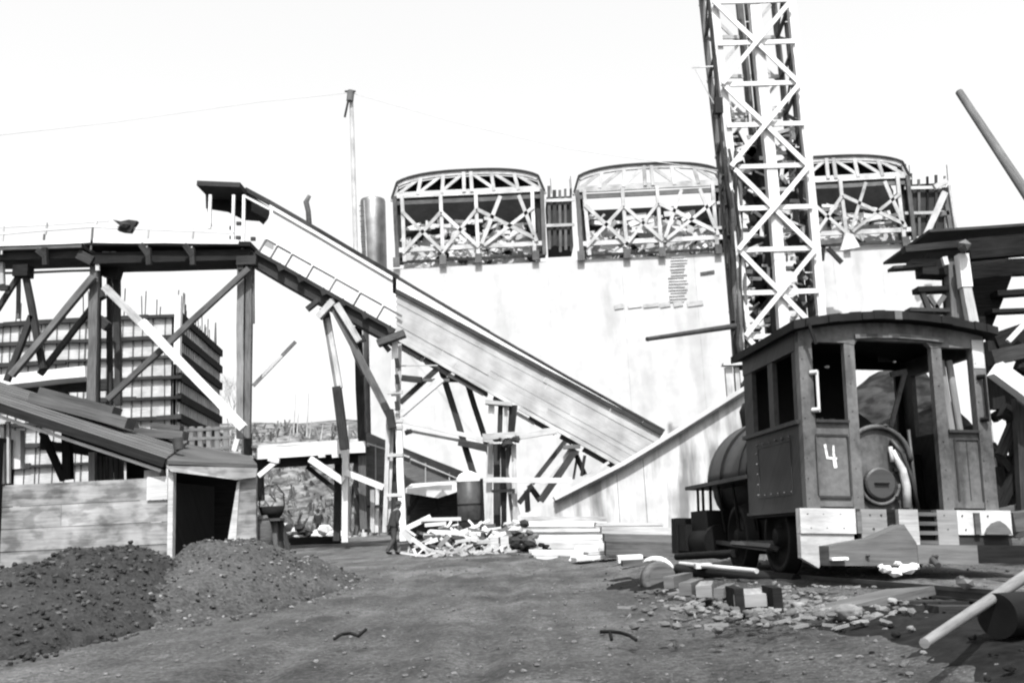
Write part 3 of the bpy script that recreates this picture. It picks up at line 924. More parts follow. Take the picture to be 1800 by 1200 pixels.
# small hut with white roof
t = thing('tool_hut', 'low hut with a sagging white roof, standing behind the scrap timber', 'hut', G(760, 44))
mb = M(); mb.prism([U(712, 858, 42), U(806, 850, 42), U(809, 862, 42), U(770, 875, 42), U(712, 866, 42)], (0, 2.6, .3)); part('roof', mb, WHITE, t)
mb = M(); mb.prism([U(716, 868, 44), U(804, 862, 44), U(804, 945, 44), U(716, 950, 44)], (0, .1, 0)); part('wall', mb, DARK, t)
one('brace', t, BLACK, 718, 900, 738, 870, 43, .14); one('brace', t, BLACK, 768, 880, 775, 905, 43, .14)

# upright boiler drum
p = G(828, 37.0); tp = U(828, 842, 37.0); r_ = 20.5 * 37 / F_PX
t = thing('upright_boiler', 'dark upright drum boiler with a pale domed cap, in front of the pole tangle', 'boiler', p)
mb = M(); mb.lathe((p.x, p.y, p.z), [(0, 0), (r_, 0), (r_, tp.z - p.z), (r_ * .9, tp.z - p.z + .02)], 24); part('drum', mb, IRON2, t)
mb = M(); h0 = tp.z - p.z; mb.lathe((p.x, p.y, p.z), [(r_ * 1.03, h0 - .08), (r_ * 1.03, h0 + .03), (r_ * .75, h0 + .2), (r_ * .3, h0 + .3), (0, h0 + .32)], 24); part('cap', mb, WHITE, t)
for zz in (.35, 1.0, 1.6):
    mb = M(); mb.lathe((p.x, p.y, p.z), [(r_ * 1.02, zz), (r_ * 1.02, zz + .07)], 24); part('hoop', mb, BLACK, t)
mb = M(); mb.tube(p + Vector((r_ + .06, -.1, .1)), p + Vector((r_ + .06, -.1, h0)), .06); part('side_pipe', mb, BLACK, t)

# ================================================================== HIGH TRESTLE (left)
t = thing('high_trestle', 'high timber trestle deck running in from the left to the head of the ramp', 'trestle', G(220, RD))
def dy(x): return 447 - (x + 40) * .013
mb = M(); mb.beam(U(-60, 461, RD + .4), U(160, 455, RD + .4), .34, 1.6); part('stringer', mb, DARK, t)
mb = M(); mb.beam(U(176, 462, RD + .4), U(448, 455, RD + .4), .5, 1.6); part('stringer', mb, BLACK, t)
mb = M(); mb.beam(U(-60, 449, RD + .3), U(160, 441, RD + .3), .2, 1.9); part('deck_edge', mb, GREY, t)
mb = M(); mb.beam(U(165, 437.5, RD + .3), U(450, 439, RD + .3), .2, 1.9); part('deck_edge', mb, BLACK, t)
mb = M()
for i in range(18):
    x = 182 + i * 14.5
    if random.random() < .55: pb(mb, x, 446, x + random.uniform(6, 13), 446, RD, .12, .3)
part('deck_blocking', mb, PALE, t)
mb = M(); pb(mb, 140, 448, 165, 460, RD - .3, .4); part('splice_plate', mb, DARK, t)
one('girt', t, GREY, 10, 480, 165, 475, RD + .2, .09)
# bent by the ramp head
for x0, x1, w, m_ in ((424, 424, .3, MID), (432, 430, .3, DARK), (439, 436, .26, GREY)):
    one('post', t, m_, x0, 458, x1 - 1, 770, RD + (0 if x0 != 432 else .3), w)
one('post_splice', t, DARK, 424, 454, 424, 475, RD - .25, .24)
one('post_splice', t, GREY, 444, 455, 444, 568, RD + .1, .16)
one('cap', t, DARK, 418, 460, 452, 459, RD - .2, .4, .5)
# middle bent
for x0, x1, w, m_, dd in ((169, 163, .38, GREY, 0), (175, 172, .16, BLACK, .1), (193, 193, .2, DARK, 1.4), (205, 208, .26, DARK, 1.2)):
    one('post', t, m_, x0, 452, x1, 712, RD + dd, w)
one('cap', t, BLACK, 184, 470, 212, 476, RD + .6, .8, .6)
one('cap', t, PALE, 171, 446, 172, 476, RD - .3, .16, .1)
one('gusset', t, DARK, 172, 560, 190, 575, RD + .4, .4)
one('gusset', t, DARK, 172, 520, 182, 515, RD + .2, .4)
# A-frame bent near the left edge
one('cap', t, BLACK, 28, 478, 54, 477, RD, .5, .6)
one('post', t, DARK, 33, 485, -5, 545, RD, .2); one('post', t, DARK, 45, 484, 76, 648, RD, .24)
one('post', t, DARK, 56, 555, 12, 670, RD, .24); one('post', t, GREY, 33, 486, 32, 560, RD + 1, .14)
one('post', t, PALE, 2, 450, 4, 500, RD, .2)
one('deck_lamp', t, DARK, 0, 506, 16, 506, RD - .4, .22)
# long braces
one('raking_brace', t, GREY, 438, 472, 190, 702, RD - .45, .23)
one('raking_brace', t, PALE, 184, 504, 250, 570, RD - .7, .3)
one('raking_brace', t, WHITE, 250, 566, 428, 752, RD - .7, .34)
one('raking_brace', t, GREY, 165, 486, 20, 660, RD - .4, .26)
one('raking_brace', t, DARK, 162, 540, 70, 658, RD + .4, .22)
one('raking_brace', t, PALE, 520, 600, 445, 678, RD + 2, .14)
# thin railings; the whitening of flare is put into the timber colour
for x, y0, y1, m_ in ((3, 447, 398, PALE), (75, 445, 412, GREY), (80, 412, 392, PALE), (160, 440, 400, GREY), (167, 400, 388, PALE), (258, 438, 398, PALE), (337, 438, 402, PALE)):
    one('rail_post', t, m_, x, y0, x + 3, y1, RD - .6, .07)
one('handrail', t, WHITE, -40, 414, 165, 398, RD - .6, .09); one('handrail', t, WHITE, 165, 398, 410, 409, RD - .6, .09)
one('handrail', t, WHITE, -40, 402, 190, 388, RD + 1.6, .07)
one('toe_board', t, WHITE, -40, 432, 160, 424, RD - .6, .18); one('toe_board', t, WHITE, 165, 424, 420, 426, RD - .6, .18)
for x in (76, 258, 335):
    mb = M(); pb(mb, x - 10, 430 if x > 100 else 440, x + 4, 450, RD - .8, .22); pb(mb, x + 3, 436, x + 4, 466, RD - .8, .2); part('outrigger', mb, DARK, t)
mb = M(); random.seed(3)
pts = [(198, 386), (212, 389), (226, 386), (241, 388), (235, 398), (229, 408), (216, 407), (206, 404), (210, 396)]
mb.prism([U(x, y, RD - .75) for x, y in pts], (0, .25, 0))
mb.rock(U(220, 396, RD - .75), .28)
solo('draped_sack', mb, DARK, 'dark rag draped over the trestle handrail', 'cloth')

# ------------------------------------------------------------------ crib formwork block behind the trestle
BD = 58.0
t = thing('crib_formwork', 'boarded formwork block bristling with rods behind the high trestle', 'formwork', G(150, BD))
pc = U(311, 552, BD); pl = U(-120, 568, BD)
zb = 0.2
mb = M(); mb.box(pl.x, pc.x, BD, BD + .3, zb, pc.z, .5); part('front_sheeting', mb, PALE, t)
# side face receding to the right, its shade put into darker timber
pe = U(384, 612, BD + 13)
def side(k, z): return Vector((pc.x + (pe.x - pc.x) * k, BD + 13 * k, z))
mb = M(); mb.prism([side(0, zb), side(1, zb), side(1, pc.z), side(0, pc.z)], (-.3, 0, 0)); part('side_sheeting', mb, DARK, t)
ztop = pc.z
nlev = 12
for i in range(nlev):
    z = ztop - .15 - i * (ztop - zb - .5) / (nlev - 1)
    mb = M()
    x = pl.x
    while x < pc.x:
        L = random.uniform(3, 5)
        mb.beam((x, BD - .15, z + random.uniform(-.05, .05)), (min(x + L, pc.x + .4), BD - .15, z + random.uniform(-.05, .05)), random.uniform(.14, .3), .2)
        x += L
    part('waler', mb, DARK, t)
    mb = M()
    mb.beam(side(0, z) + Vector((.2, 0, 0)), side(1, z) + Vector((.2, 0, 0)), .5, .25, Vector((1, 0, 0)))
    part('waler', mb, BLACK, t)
mb = M()
for i in range(26):
    x = pl.x + (pc.x - pl.x) * (i + random.random()) / 26
    mb.beam((x, BD - .05, zb), (x + random.uniform(-.1, .1), BD - .05, ztop - .1), random.choice([.04, .05, .08]), .06)
part('stud', mb, GREY, t)
mb = M()
for i in range(20):
    k = (i + .5) / 20
    mb.beam(side(k, zb) + Vector((.12, 0, 0)), side(k, ztop) + Vector((.12, 0, 0)), .16, .1, Vector((1, 0, 0)), tone=1)
part('stud', mb, PALE, t)
for i in range(22):
    x = pl.x + (pc.x - pl.x) * random.random()
    mb = M(); mb.tube((x, BD + .4, ztop - .1), (x + random.uniform(-.1, .1), BD + .4, ztop + random.uniform(.6, 2.2)), .04, n=5); part('reinforcing_rod', mb, GREY, t)
for i in range(16):
    k = random.random(); p = side(k, ztop - .4)
    mb = M(); mb.tube(p, p + Vector((random.uniform(-.1, .1), 0, random.uniform(1, 2.6))), .04, n=5); part('reinforcing_rod', mb, GREY, t)
one('corner_post', t, WHITE, 314, 520, 312, 640, BD - .4, .35)

# lower staging in front of it
t = thing('staging_shelf', 'long pale plank staging shelf low in front of the formwork block', 'staging', G(90, 52))
one('plank', t, WHITE, 8, 672, 160, 656, 50, .55, 1.5)
one('beam', t, DARK, -40, 690, 210, 676, 51, .5, .5)
for x in (30, 110): one('post', t, DARK, x, 690, x, 720, 51, .5)

t = thing('staging_shelf', 'rail-fenced landing of pale boards at the foot of the white brace', 'staging', G(370, 50))
for y in (756, 772, 790): one('rail', t, PALE, 318, y, 412, y - 4, 46, .13)
for x in range(322, 412, 15): one('stud', t, WHITE, x, 750, x + 1, 800, 46.1, .2)
one('stay', t, WHITE, 428, 735, 412, 792, 44, .22)

# bare tree right of the block
tr_ = M(); random.seed(21)
def branch(p, d, L, r, lev):
    q = p + d * L
    tr_.tube(p, q, r, r * .6, 5, caps=False)
    if lev == 0: return
    for k in range(3):
        nd = (d + Vector((random.uniform(-.7, .7), random.uniform(-.4, .4), random.uniform(-.1, .5)))).normalized()
        branch(p.lerp(q, random.uniform(.5, 1)), nd, L * random.uniform(.55, .8), r * .6, lev - 1)
p = G(404, 75)
trn = thing('bare_tree', 'faint leafless tree between the formwork block and the trestle post', 'tree', p)
branch(p + Vector((0, 0, 6.0)), Vector((0, 0, 1)), 3.0, .07, 5)
tk = M(); tk.tube(p, p + Vector((0, 0, 6.0)), .2, .08, 8)
TREEM = mat('bare_twigs', .3, .2)
part('trunk', tk, TREEM, trn); part('crown', tr_, TREEM, trn)

# thin saplings on the hill skyline
random.seed(33)
mb = M()
for x, y0, y1 in ((520, 690, 755), (526, 700, 756), (543, 690, 757), (548, 740, 760), (512, 750, 765), (568, 745, 762)):
    q = U(x, y0, 88); p = U(x - 4, y1 + 10, 88)
    mb.tube(p, q, .07, .03, 5)
o = part('saplings', mb, TREEM); o['kind'] = 'stuff'

# ------------------------------------------------------------------ loading deck
LD = 42.6
t = thing('loading_deck', 'low white-edged loading deck on posts below the walkway', 'platform', G(550, LD))
mb = M(); mb.beam(U(452, 797, LD), U(642, 785, LD), .5, .2); part('fascia', mb, WHITE, t)
mb = M(); mb.beam(U(450, 791, LD + 2), U(642, 779, LD + 2), .12, 4.0); part('deck', mb, PALE, t)
mb = M(); mb.beam(U(440, 815, LD + .5), U(632, 804, LD + .5), .42, .5); part('beam', mb, BLACK, t)
one('post', t, WHITE, 608, 748, 607, 952, LD - .3, .26)
one('post', t, DARK, 595, 800, 592, 950, LD + 2, .3)
one('post', t, GREY, 628, 800, 630, 935, LD + 1, .3)
one('post', t, DARK, 457, 810, 459, 880, LD + 1, .26)
one('brace', t, WHITE, 545, 806, 604, 846, LD - .4, .27); one('brace', t, WHITE, 608, 830, 674, 856, LD - .4, .25)
one('brace', t, WHITE, 489, 808, 455, 836, LD - .4, .2); one('brace', t, WHITE, 472, 806, 491, 810, LD - .45, .2)
one('brace', t, BLACK, 540, 820, 592, 862, LD + .8, .18)
one('ground_beam', t, BLACK, 512, 951, 598, 948, LD + 4, .35)
for x in (560, 584, 600): one('packing', t, WHITE, x, 801, x + 12, 800, LD - .1, .16)
one('rail_post', t, DARK, 436, 760, 436, 800, LD, .3); one('rail_post', t, GREY, 428, 765, 428, 805, LD, .14)
one('rail', t, PALE, 425, 760, 470, 757, LD, .12)
# posts and sacks beneath its right end
t = thing('prop_cluster', 'cluster of leaning props beneath the right end of the loading deck', 'props', G(650, 44))
for a in ((622, 850, 650, 935, .16, DARK), (640, 850, 625, 940, .2, GREY), (655, 860, 655, 935, .18, PALE), (664, 855, 662, 935, .16, WHITE), (668, 860, 674, 935, .14, GREY), (632, 835, 618, 880, .3, DARK), (615, 855, 612, 935, .2, PALE), (645, 890, 676, 888, .1, DARK)):
    one('prop', t, a[5], a[0], a[1], a[2], a[3], 43.5 + random.uniform(-.6, .6), a[4])

# utility pole
t = thing('utility_pole', 'tall slim pole with a tiny crossarm rising behind the ramp', 'pole', G(627, 62))
mb = M(); ptop = U(617, 160, 62); pbt = U(633, 640, 62); 
mb.tube(G(640, 62), ptop, .2, .13, 10); part('shaft', mb, PALE, t)
one('crossarm', t, DARK, 606, 161, 625, 161, 61.7, .1)
mb = M(); mb.tube(U(617, 160, 61.8), U(615, 178, 61.8), .24, n=8); part('insulator_block', mb, GREY, t)
one('strap', t, DARK, 612, 178, 606, 206, 61.7, .12)
# wires sagging across the sky
WIRE = mat('wire', .42, 0, blotch=0, tonev=0, bump=0)
for i, (pts, lab) in enumerate((([(-20, 240), (200, 215), (450, 180), (617, 163)], 'faint wire running up to the slim pole from the left edge'),
                 ([(617, 163), (800, 215), (1000, 262), (1262, 300)], 'faint wire running from the slim pole to the hoist tower'))):
    mb = M(); mb.path([U(x, y, 62 if i == 0 else 62 - 12 * (x - 617) / 645) for x, y in pts], .022, 5)
    solo('wire', mb, WIRE, lab, 'wire')

# ================================================================== COAL BUNKER (front left)
HD = 19.0
random.seed(8)
t = thing('coal_bunker', 'open-fronted timber coal bunker with a long sloping roof', 'bunker', G(200, HD))
# front plank wall: px 8..302, y 850..1020
zt0 = U(10, 852, HD); zt1 = U(298, 838, HD); zb1 = U(303, 1026, HD)
mb = M()
rows = [(0, .36), (.37, .80), (.81, 1.12), (1.13, 1.55), (1.56, 2.0), (2.01, 2.45)]
Htot = zt1.z - (zb1.z - .1)
xl_, xr_ = zt0.x - .05, zt1.x
nrow = 5
for i in range(nrow):
    a = zt1.z - Htot * i / nrow; b = zt1.z - Htot * (i + 1) / nrow
    xc = random.choice([xl_ + random.uniform(.8, 2.2), None])
    segs = [(xl_, xr_)] if xc is None else [(xl_, xc - .003), (xc + .003, xr_)]
    for s0, s1 in segs:
        mb.box(s0, s1, HD + random.uniform(-.012, .012), HD + .06, b + .008, a - .004)
part('front_wall', mb, BIN, t)
mb = M(); mb.box(xr_ + .002, xr_ + .1, HD - .08, HD + .08, zb1.z - .2, zt1.z + .1); part('corner_post', mb, PALE, t)
mb = M(); mb.box(xr_ - .42, xr_ - .02, HD - .045, HD - .015, zt1.z - .42, zt1.z + .02); part('patch_board', mb, PALE, t)
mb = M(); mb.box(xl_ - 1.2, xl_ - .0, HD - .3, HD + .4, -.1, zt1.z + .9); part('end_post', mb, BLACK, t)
# side board of the stall, running back; black carries the stall's shade
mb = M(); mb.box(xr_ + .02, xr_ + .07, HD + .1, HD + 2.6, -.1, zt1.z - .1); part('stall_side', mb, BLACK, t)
# roof: two slopes running down to the right: near eave line (0,715)->(290,815), lower part (300,790)->(450,822)
e0, e1 = U(-60, 690, HD - .12), U(292, 808, HD - .12)
r0, r1 = U(-60, 655, HD + 3.2), U(330, 778, HD + 3.2)
mb = M()
n = 16
for i in range(n):
    k0, k1 = i / n, (i + 1) / n
    a0 = e0.lerp(r0, k0); a1 = e1.lerp(r1, k0); c0 = e0.lerp(r0, k1 - .004); c1 = e1.lerp(r1, k1 - .004)
    dz = Vector((0, 0, .03 + .015 * (i % 2)))
    mb.add([a0, a1, c1, c0, a0 + dz, a1 + dz, c1 + dz, c0 + dz], [(0, 3, 2, 1), (4, 5, 6, 7), (0, 1, 5, 4), (1, 2, 6, 5), (2, 3, 7, 6), (3, 0, 4, 7)],
           [[(0, 0), (0, .3), (6, .3), (6, 0)], [(0, i), (6, i), (6, i + .25), (0, i + .25)], [(0, 0), (6, 0), (6, .05), (0, .05)], [(0, 0), (.3, 0), (.3, .05), (0, .05)], [(0, 0), (6, 0), (6, .05), (0, .05)], [(0, 0), (.3, 0), (.3, .05), (0, .05)]])
part('roof_boards', mb, ROOF, t)
mb = M(); mb.beam(e0 + Vector((0, -.05, -.06)), e1 + Vector((0, -.05, -.06)), .17, .1); part('eave_board', mb, BLACK, t)
mb = M(); mb.beam(e0 + Vector((0, .02, -.24)), e1 + Vector((-.1, .02, -.2)), .06, .08); part('eave_batten', mb, PALE, t)
# a few planks lying on the slope
mb = M(); mb.beam(U(60, 700, HD + 1.5), U(230, 745, HD + 1.5), .22, .5); part('roof_plank', mb, ROOF, t)
mb = M(); mb.beam(U(75, 693, HD + 2.6), U(205, 728, HD + 2.6), .3, .5); part('roof_plank', mb, ROOF, t)
# lower roof over the right stall
l0, l1 = U(288, 815, HD - .16), U(452, 822, HD + .6)
m0, m1 = U(300, 780, HD + 3.0), U(440, 806, HD + 4.0)
mb = M()
mb.add([l0, l1, m1, m0] + [p + Vector((0, 0, .07)) for p in (l0, l1, m1, m0)], [(0, 3, 2, 1), (4, 5, 6, 7), (0, 1, 5, 4), (1, 2, 6, 5), (2, 3, 7, 6), (3, 0, 4, 7)])
part('lower_roof', mb, ROOF, t)
mb = M(); mb.prism([U(292, 818, HD - .2), U(452, 822, HD + .42), U(450, 838, HD + .42), U(416, 843, HD + .3), U(300, 828, HD - .2)], (0, .06, 0)); part('fascia', mb, BIN, t)
# right jamb panel of the stall and interior
mb = M(); mb.prism([U(419, 838, HD + .45), U(450, 836, HD + .55), U(450, 972, HD + .55), U(414, 968, HD + .45)], (0, .08, 0)); part('jamb_panel', mb, BIN, t)
mb = M(); mb.prism([U(417, 846, HD + .42), U(421, 846, HD + .42), U(414, 965, HD + .42), U(398, 962, HD + .42)], (0, .05, 0)); part('jamb_trim', mb, PALE, t)
mb = M(); mb.prism([U(296, 800, HD + 3.4), U(446, 815, HD + 3.4), U(446, 990, HD + 3.4), U(296, 1000, HD + 3.4)], (0, .1, 0)); part('stall_back', mb, BLACK, t)  # stall back made black, the shade inside put into its colour
mb = M(); x_ = U(450, 900, HD + .6).x; mb.box(x_ - .07, x_ - .01, HD + .65, HD + .75, -.1, U(450, 835, HD + .6).z); part('stall_end', mb, BIN, t)
# posts and dark interior seen above the front wall
for x0, y0, x1, y1, w, m_, dd in ((5, 745, 6, 850, .08, GREY, 0), (14, 742, 14, 850, .08, PALE, .1), (31, 757, 31, 825, .19, WHITE, .4), (75, 760, 112, 843, .12, BLACK, 1.2), (118, 760, 120, 843, .17, BLACK, 1.0), (163, 795, 163, 850, .13, PALE, 1.4), (272, 826, 272, 842, .3, PALE, .3)):
    one('post', t, m_, x0, y0, x1, y1, HD + dd, w)
mb = M()
for i in range(6): pb(mb, 168 + i * 9, 802, 169 + i * 9, 850, HD + 2.2, .09, .05)
part('back_slats', mb, GREY, t)
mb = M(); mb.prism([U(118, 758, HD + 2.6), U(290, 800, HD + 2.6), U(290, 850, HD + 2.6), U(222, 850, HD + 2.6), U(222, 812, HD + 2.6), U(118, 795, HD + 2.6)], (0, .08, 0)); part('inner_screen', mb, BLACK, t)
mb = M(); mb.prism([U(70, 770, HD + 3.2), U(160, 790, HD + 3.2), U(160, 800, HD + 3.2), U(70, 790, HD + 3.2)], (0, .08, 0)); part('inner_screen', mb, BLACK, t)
# stove pipe stub on the roof and planks lying on it
mb = M(); mb.tube(U(314, 790, HD + 1), U(312, 770, HD + 1), .1, .11, 12); solo('vent_stub', mb, IRON2, 'short dark vent stub on the bunker roof', 'pipe')
mb = M(); mb.beam(U(236, 760, HD + 2.2), U(326, 766, HD + 2.2), .18, .4); solo('loose_timber', mb, ROOF, 'squared grey timber lying across the top of the bunker roof', 'timber')
mb = M(); mb.beam(U(225, 745, HD + 2.4), U(232, 765, HD + 2.4), .3, .3); solo('loose_timber', mb, DARK, 'stub of dark timber beside the squared timber on the bunker roof', 'timber')
mb = M(); mb.beam(U(268, 748, 24), U(320, 753, 24), .12, .3); mb.beam(U(280, 757, 24), U(318, 760, 24), .1, .3); solo('loose_timber', mb, GREY, 'thin boards propped beyond the bunker roof under the formwork', 'timber')

# grey earth bank seen under the bunker roof
mb = grid_sheet([-14 + .5 * i for i in range(18)], [24 + .6 * i for i in range(14)], lambda x, y: max(-.1, 2.6 - abs(y - 29) * .45 + .4 * noise.noise(Vector((x * .6, y * .6, 9)))) * max(0, min(1, (-8.6 - (y - 24) * .35 - x) / 1.0)))
struct('earth_bank', mb, ROCKM)

# ------------------------------------------------------------------ coal heaps
COALM = COAL
def heap(name, cx, cy, rx, ry, h, label, seed, nl=1300, mt=COALM):
    random.seed(seed)
    nu, nv = 130, 130
    def fz(x, y):
        k = math.hypot((x - cx) / rx, (y - cy) / ry)
        k += .12 * noise.noise(Vector((x * .9, y * .9, seed)))
        if k >= 1.25: return -.25
        base = h * max(0, 1 - k) ** .92 * 1.0 if k > .12 else h * (.88 - .3 * k)
        return base + .05 * noise.noise(Vector((x * 3, y * 3, seed))) + .045 * noise.noise(Vector((x * 6, y * 6, seed))) + .03 * noise.noise(Vector((x * 13, y * 13, seed))) - (.12 if k > 1 else 0)
    m = grid_sheet([cx - rx * 1.25 + 2.5 * rx * i / nu for i in range(nu + 1)], [cy - ry * 1.25 + 2.5 * ry * i / nv for i in range(nv + 1)], fz)
    for _ in range(nl):
        a = random.random() * 6.283; k = random.random() ** .6 * 1.12
        x, y = cx + rx * k * math.cos(a), cy + ry * k * math.sin(a)
        z = max(fz(x, y), gz(x, y))
        r = random.choice([.008, .010, .012, .015, .02, .026, .036]) 
        m.rock((x, y, z + r * .3), r, .8, tone=random.choice([.2, .5, .8, 1.0, 2.2]))
    return solo(name, m, mt, label, 'coal heap', 'heaps of coal at the bunker', 'stuff' if False else None)
pk = U(190, 968, 13.0)
heap('coal_heap', pk.x + .05, 12.4, 1.45, 5.0, pk.z + .16, 'darker heap of coal piled against the plank wall at the far left', 2, 4200)
p2 = U(345, 930, 18.3)
heap('coal_heap', U(415, 945, 16.3).x, 16.0, 1.75, 6.0, U(415, 945, 16.3).z + .08, 'paler heap of coal spilling out of the black bunker stall', 5, 2600, mat('dusty_coal', .04, .5, grain=(20, 20), coord='OBJ', rough=.85, tonev=1.3, blotch=.3, bump=.6))

# a hand-size scatter of lumps and stones over the yard
random.seed(99)
mb = M()
for i in range(4200):
    y = 5 + 26 * random.random() ** 1.6
    x = random.uniform(-.62, .6) * y * (1 if random.random() < .6 else .5) + (0 if random.random() < .6 else y * .3)
    r = random.choice([.004, .005, .006, .008, .01, .018]) * (1 + y / 25)
    mb.rock((x, y, gfine(x, y) + r * .3), r, .7)
o = part('gravel', mb, STONE); o['kind'] = 'stuff'

# ------------------------------------------------------------------ small things by the bunker corner
# bucket with a bail, on a trestle stand
D3 = 20.5
t = thing('hoist_bucket', 'round black bucket with a tall bail standing by the bunker corner', 'bucket', U(478, 915, D3))
c = U(478, 912, D3)
mb = M(); mb.lathe(c, [(0, 0), (.14, 0), (.22, .1), (.27, .26), (.25, .26), (.2, .1), (0, .05)], 20); part('bowl', mb, BLACK, t)
mb = M(); mb.path([c + Vector((-.26, 0, .25)), c + Vector((-.25, 0, .5)), c + Vector((-.12, 0, .68)), c + Vector((.1, 0, .7)), c + Vector((.24, 0, .52)), c + Vector((.26, 0, .25))], .012, 6); part('bail', mb, BLACK, t)
t = thing('bucket_stand', 'rough grey stand of splayed boards beneath the round black bucket', 'stand', G(484, D3))
for x0, x1, w, m_ in ((472, 466, .14, GREY), (480, 484, .16, GREY), (488, 494, .14, DARK), (494, 512, .08, DARK)):
    one('leg', t, m_, x0, 914, x1, 985, D3 + random.uniform(-.1, .2), w)
mb = M(); pb(mb, 462, 914, 496, 912, D3, .05, .4); part('top', mb, GREY, t)
# keg lying beside
c = U(450, 930, 20.2)
t = thing('barrel', 'grey barrel leaning against the end of the bunker', 'barrel', G(455, 20.2))
mb = M(); mb.lathe(U(462, 968, 20.2), [(0, 0), (.17, 0), (.22, .2), (.23, .35), (.22, .5), (.17, .7), (0, .7)], 20, axis=Vector((-.12, 0, 1))); part('staves', mb, GREY, t)
for hh, rr_ in ((.1, .205), (.6, .205)):
    mb = M(); mb.lathe(U(462, 968, 20.2), [(rr_, hh), (rr_ + .005, hh + .04)], 20, axis=Vector((-.12, 0, 1))); part('hoop', mb, IRON2, t)
for k, (x, d, s, lab) in enumerate(((520, 19.5, .2, 'grey block of stone beside the bucket stand'), (545, 19.8, .17, 'grey stone casting a dark shadow at the edge of the yard'), (530, 21, .12, 'small stone behind the two grey blocks'))):
    p = G(x, d); mb = M(); mb.boulder(p + Vector((0, 0, s * .5)), s, .9, .4); solo('stone', mb, STONE, lab, 'stone', 'stones by the bunker')
p, q = G(526, 17.2), G(562, 17.6)
mb = M(); mb.beam(p + Vector((0, 0, .03)), q + Vector((0, 0, .05)), .12, .05, Vector((0, 0, 1)))
solo('loose_board', mb, WHITE, 'short bright white board lying alone on the yard', 'board')
mb = M(); a, b = G(481, 17.9), G(492, 17.5)
mb.beam(a + Vector((0, 0, .14)), a + Vector((.03, 0, .2)), .06, .06); mb.beam(b + Vector((0, 0, .12)), b + Vector((.03, 0, .24)), .06, .06)
solo('stand_pegs', mb, CHALK, 'two little white pegs at the foot of the bucket stand', 'pegs')
# far jumble under the loading deck
random.seed(17)
far = [(505, 'pale heap of rubble at the left under the loading deck', .5, PALE), (522, 'dark heap of rubble under the middle of the loading deck', .45, DARK), (588, 'white sack leaning far behind the loading deck', .5, WHITE)]
for x, lab, r, m_ in far:
    mb = M(); p = G(x, 53)
    for k in range(14): mb.rock(p + Vector((random.uniform(-.8, .8), random.uniform(-.5, .5), random.uniform(.1, .8))), random.uniform(.15, r), .8)
    solo('rubble_heap', mb, m_, lab, 'rubble')

# ================================================================== STEAM ENGINE (built in its own frame: x right, y forward, z up from the rail)
FL = .70     # cab floor above rail
anchor = U(1419, 893, 10.3)
yaw, lean, pitch = R(6.6), R(3.3), R(-1.0)
LROT = Matrix.Rotation(yaw, 3, 'Z') @ Matrix.Rotation(pitch, 3, 'X') @ Matrix.Rotation(lean, 3, 'Y')
lorg = anchor - LROT @ Vector((0, 0, FL))
def local_thing(name, label, cat, loc):
    t = thing(name, label, cat, loc); t.rotation_euler = LROT.to_euler(); return t
eng = local_thing('steam_locomotive', 'small saddle-tank steam engine with an open cab, numbered 4, standing on the track', 'locomotive', lorg)
def lp(name, mb, m_, parent=eng, label=None): return part(name, mb, m_, parent, local=True, label=label)
def bx(x0, x1, y0, y1, z0, z1, tone=None): return M().box(x0, x1, y0, y1, z0 + FL, z1 + FL, tone)
W, CL = 2.08, 1.75
EB0 = -.115
# --- rear wall
lp('rear_panel', bx(0, .61, 0, .05, .02, .90), PAINT)
mb = M(); mb.box(.14, .46, -.012, 0, FL + .12, FL + .76); lp('panel_board', mb, PAINT)
mb = M()
for z in (.12, .76): mb.box(.12, .48, -.02, -.012, FL + z - .012, FL + z + .012)
for x in (.12, .48): mb.box(x - .008, x + .008, -.02, -.012, FL + .13, FL + .75)
lp('panel_moulding', mb, PAINTD)
lp('rear_panel', bx(1.49, W, 0, .05, .02, .82), PAINT)
mb = M(); mb.box(1.66, 1.68, -.012, 0, FL + .1, FL + .74); mb.box(1.93, 1.945, -.012, 0, FL + .1, FL + .74); mb.box(1.80, 1.806, -.006, 0, FL + .1, FL + .74); mb.box(1.66, 1.94, -.012, 0, FL + .735, FL + .75); lp('panel_moulding', mb, PAINTD)
lp('corner_post', bx(-.01, .135, -.02, .09, .0, 1.86), PAINT)
lp('corner_post', bx(1.945, W + .01, -.02, .09, .0, 1.84), PAINT, label='corner post with a bright worn patch at its top')
mb = M(); mb.box(1.95, W, -.026, -.02, FL + 1.52, FL + 1.83); lp('worn_patch', mb, PALE)
lp('door_post', bx(.50, .615, -.01, .07, .0, 1.86), PAINT)
lp('door_post', bx(1.485, 1.60, -.01, .07, .0, 1.84), PAINT)
lp('window_sill', bx(.13, .50, -.04, .08, .895, .925), PAINTD)
lp('window_sill', bx(1.60, 1.945, -.04, .08, .815, .845), PAINTD)
# arched header
def arch_z(x, base): return base + .135 * (1 - ((x - W / 2) / (W / 2 + .08)) ** 2)
mb = M()
pts = [Vector((-.01, -.015, FL + 1.76)), Vector((.50, -.015, FL + 1.76)), Vector((.615, -.015, FL + 1.74)), Vector((.66, -.015, FL + 1.80)), Vector((1.43, -.015, FL + 1.79)), Vector((1.485, -.015, FL + 1.73)), Vector((1.60, -.015, FL + 1.74)), Vector((W + .01, -.015, FL + 1.74))]
pts += [Vector((x, -.015, FL + arch_z(x, 1.86))) for x in [W + .01 - (W + .02) * i / 12 for i in range(13)]]
mb.prism(pts, (0, .08, 0)); lp('arched_header', mb, PAINT)
mb = M()
for i in range(8):
    x0, x1 = .62 + i * .125, .62 + (i + 1) * .125
    mb.beam(Vector((x0, -.035, FL + arch_z(x0, 1.70) + .01)), Vector((x1, -.035, FL + arch_z(x1, 1.70) + .01)), .045, .03)
lp('rain_strip', mb, GREY)
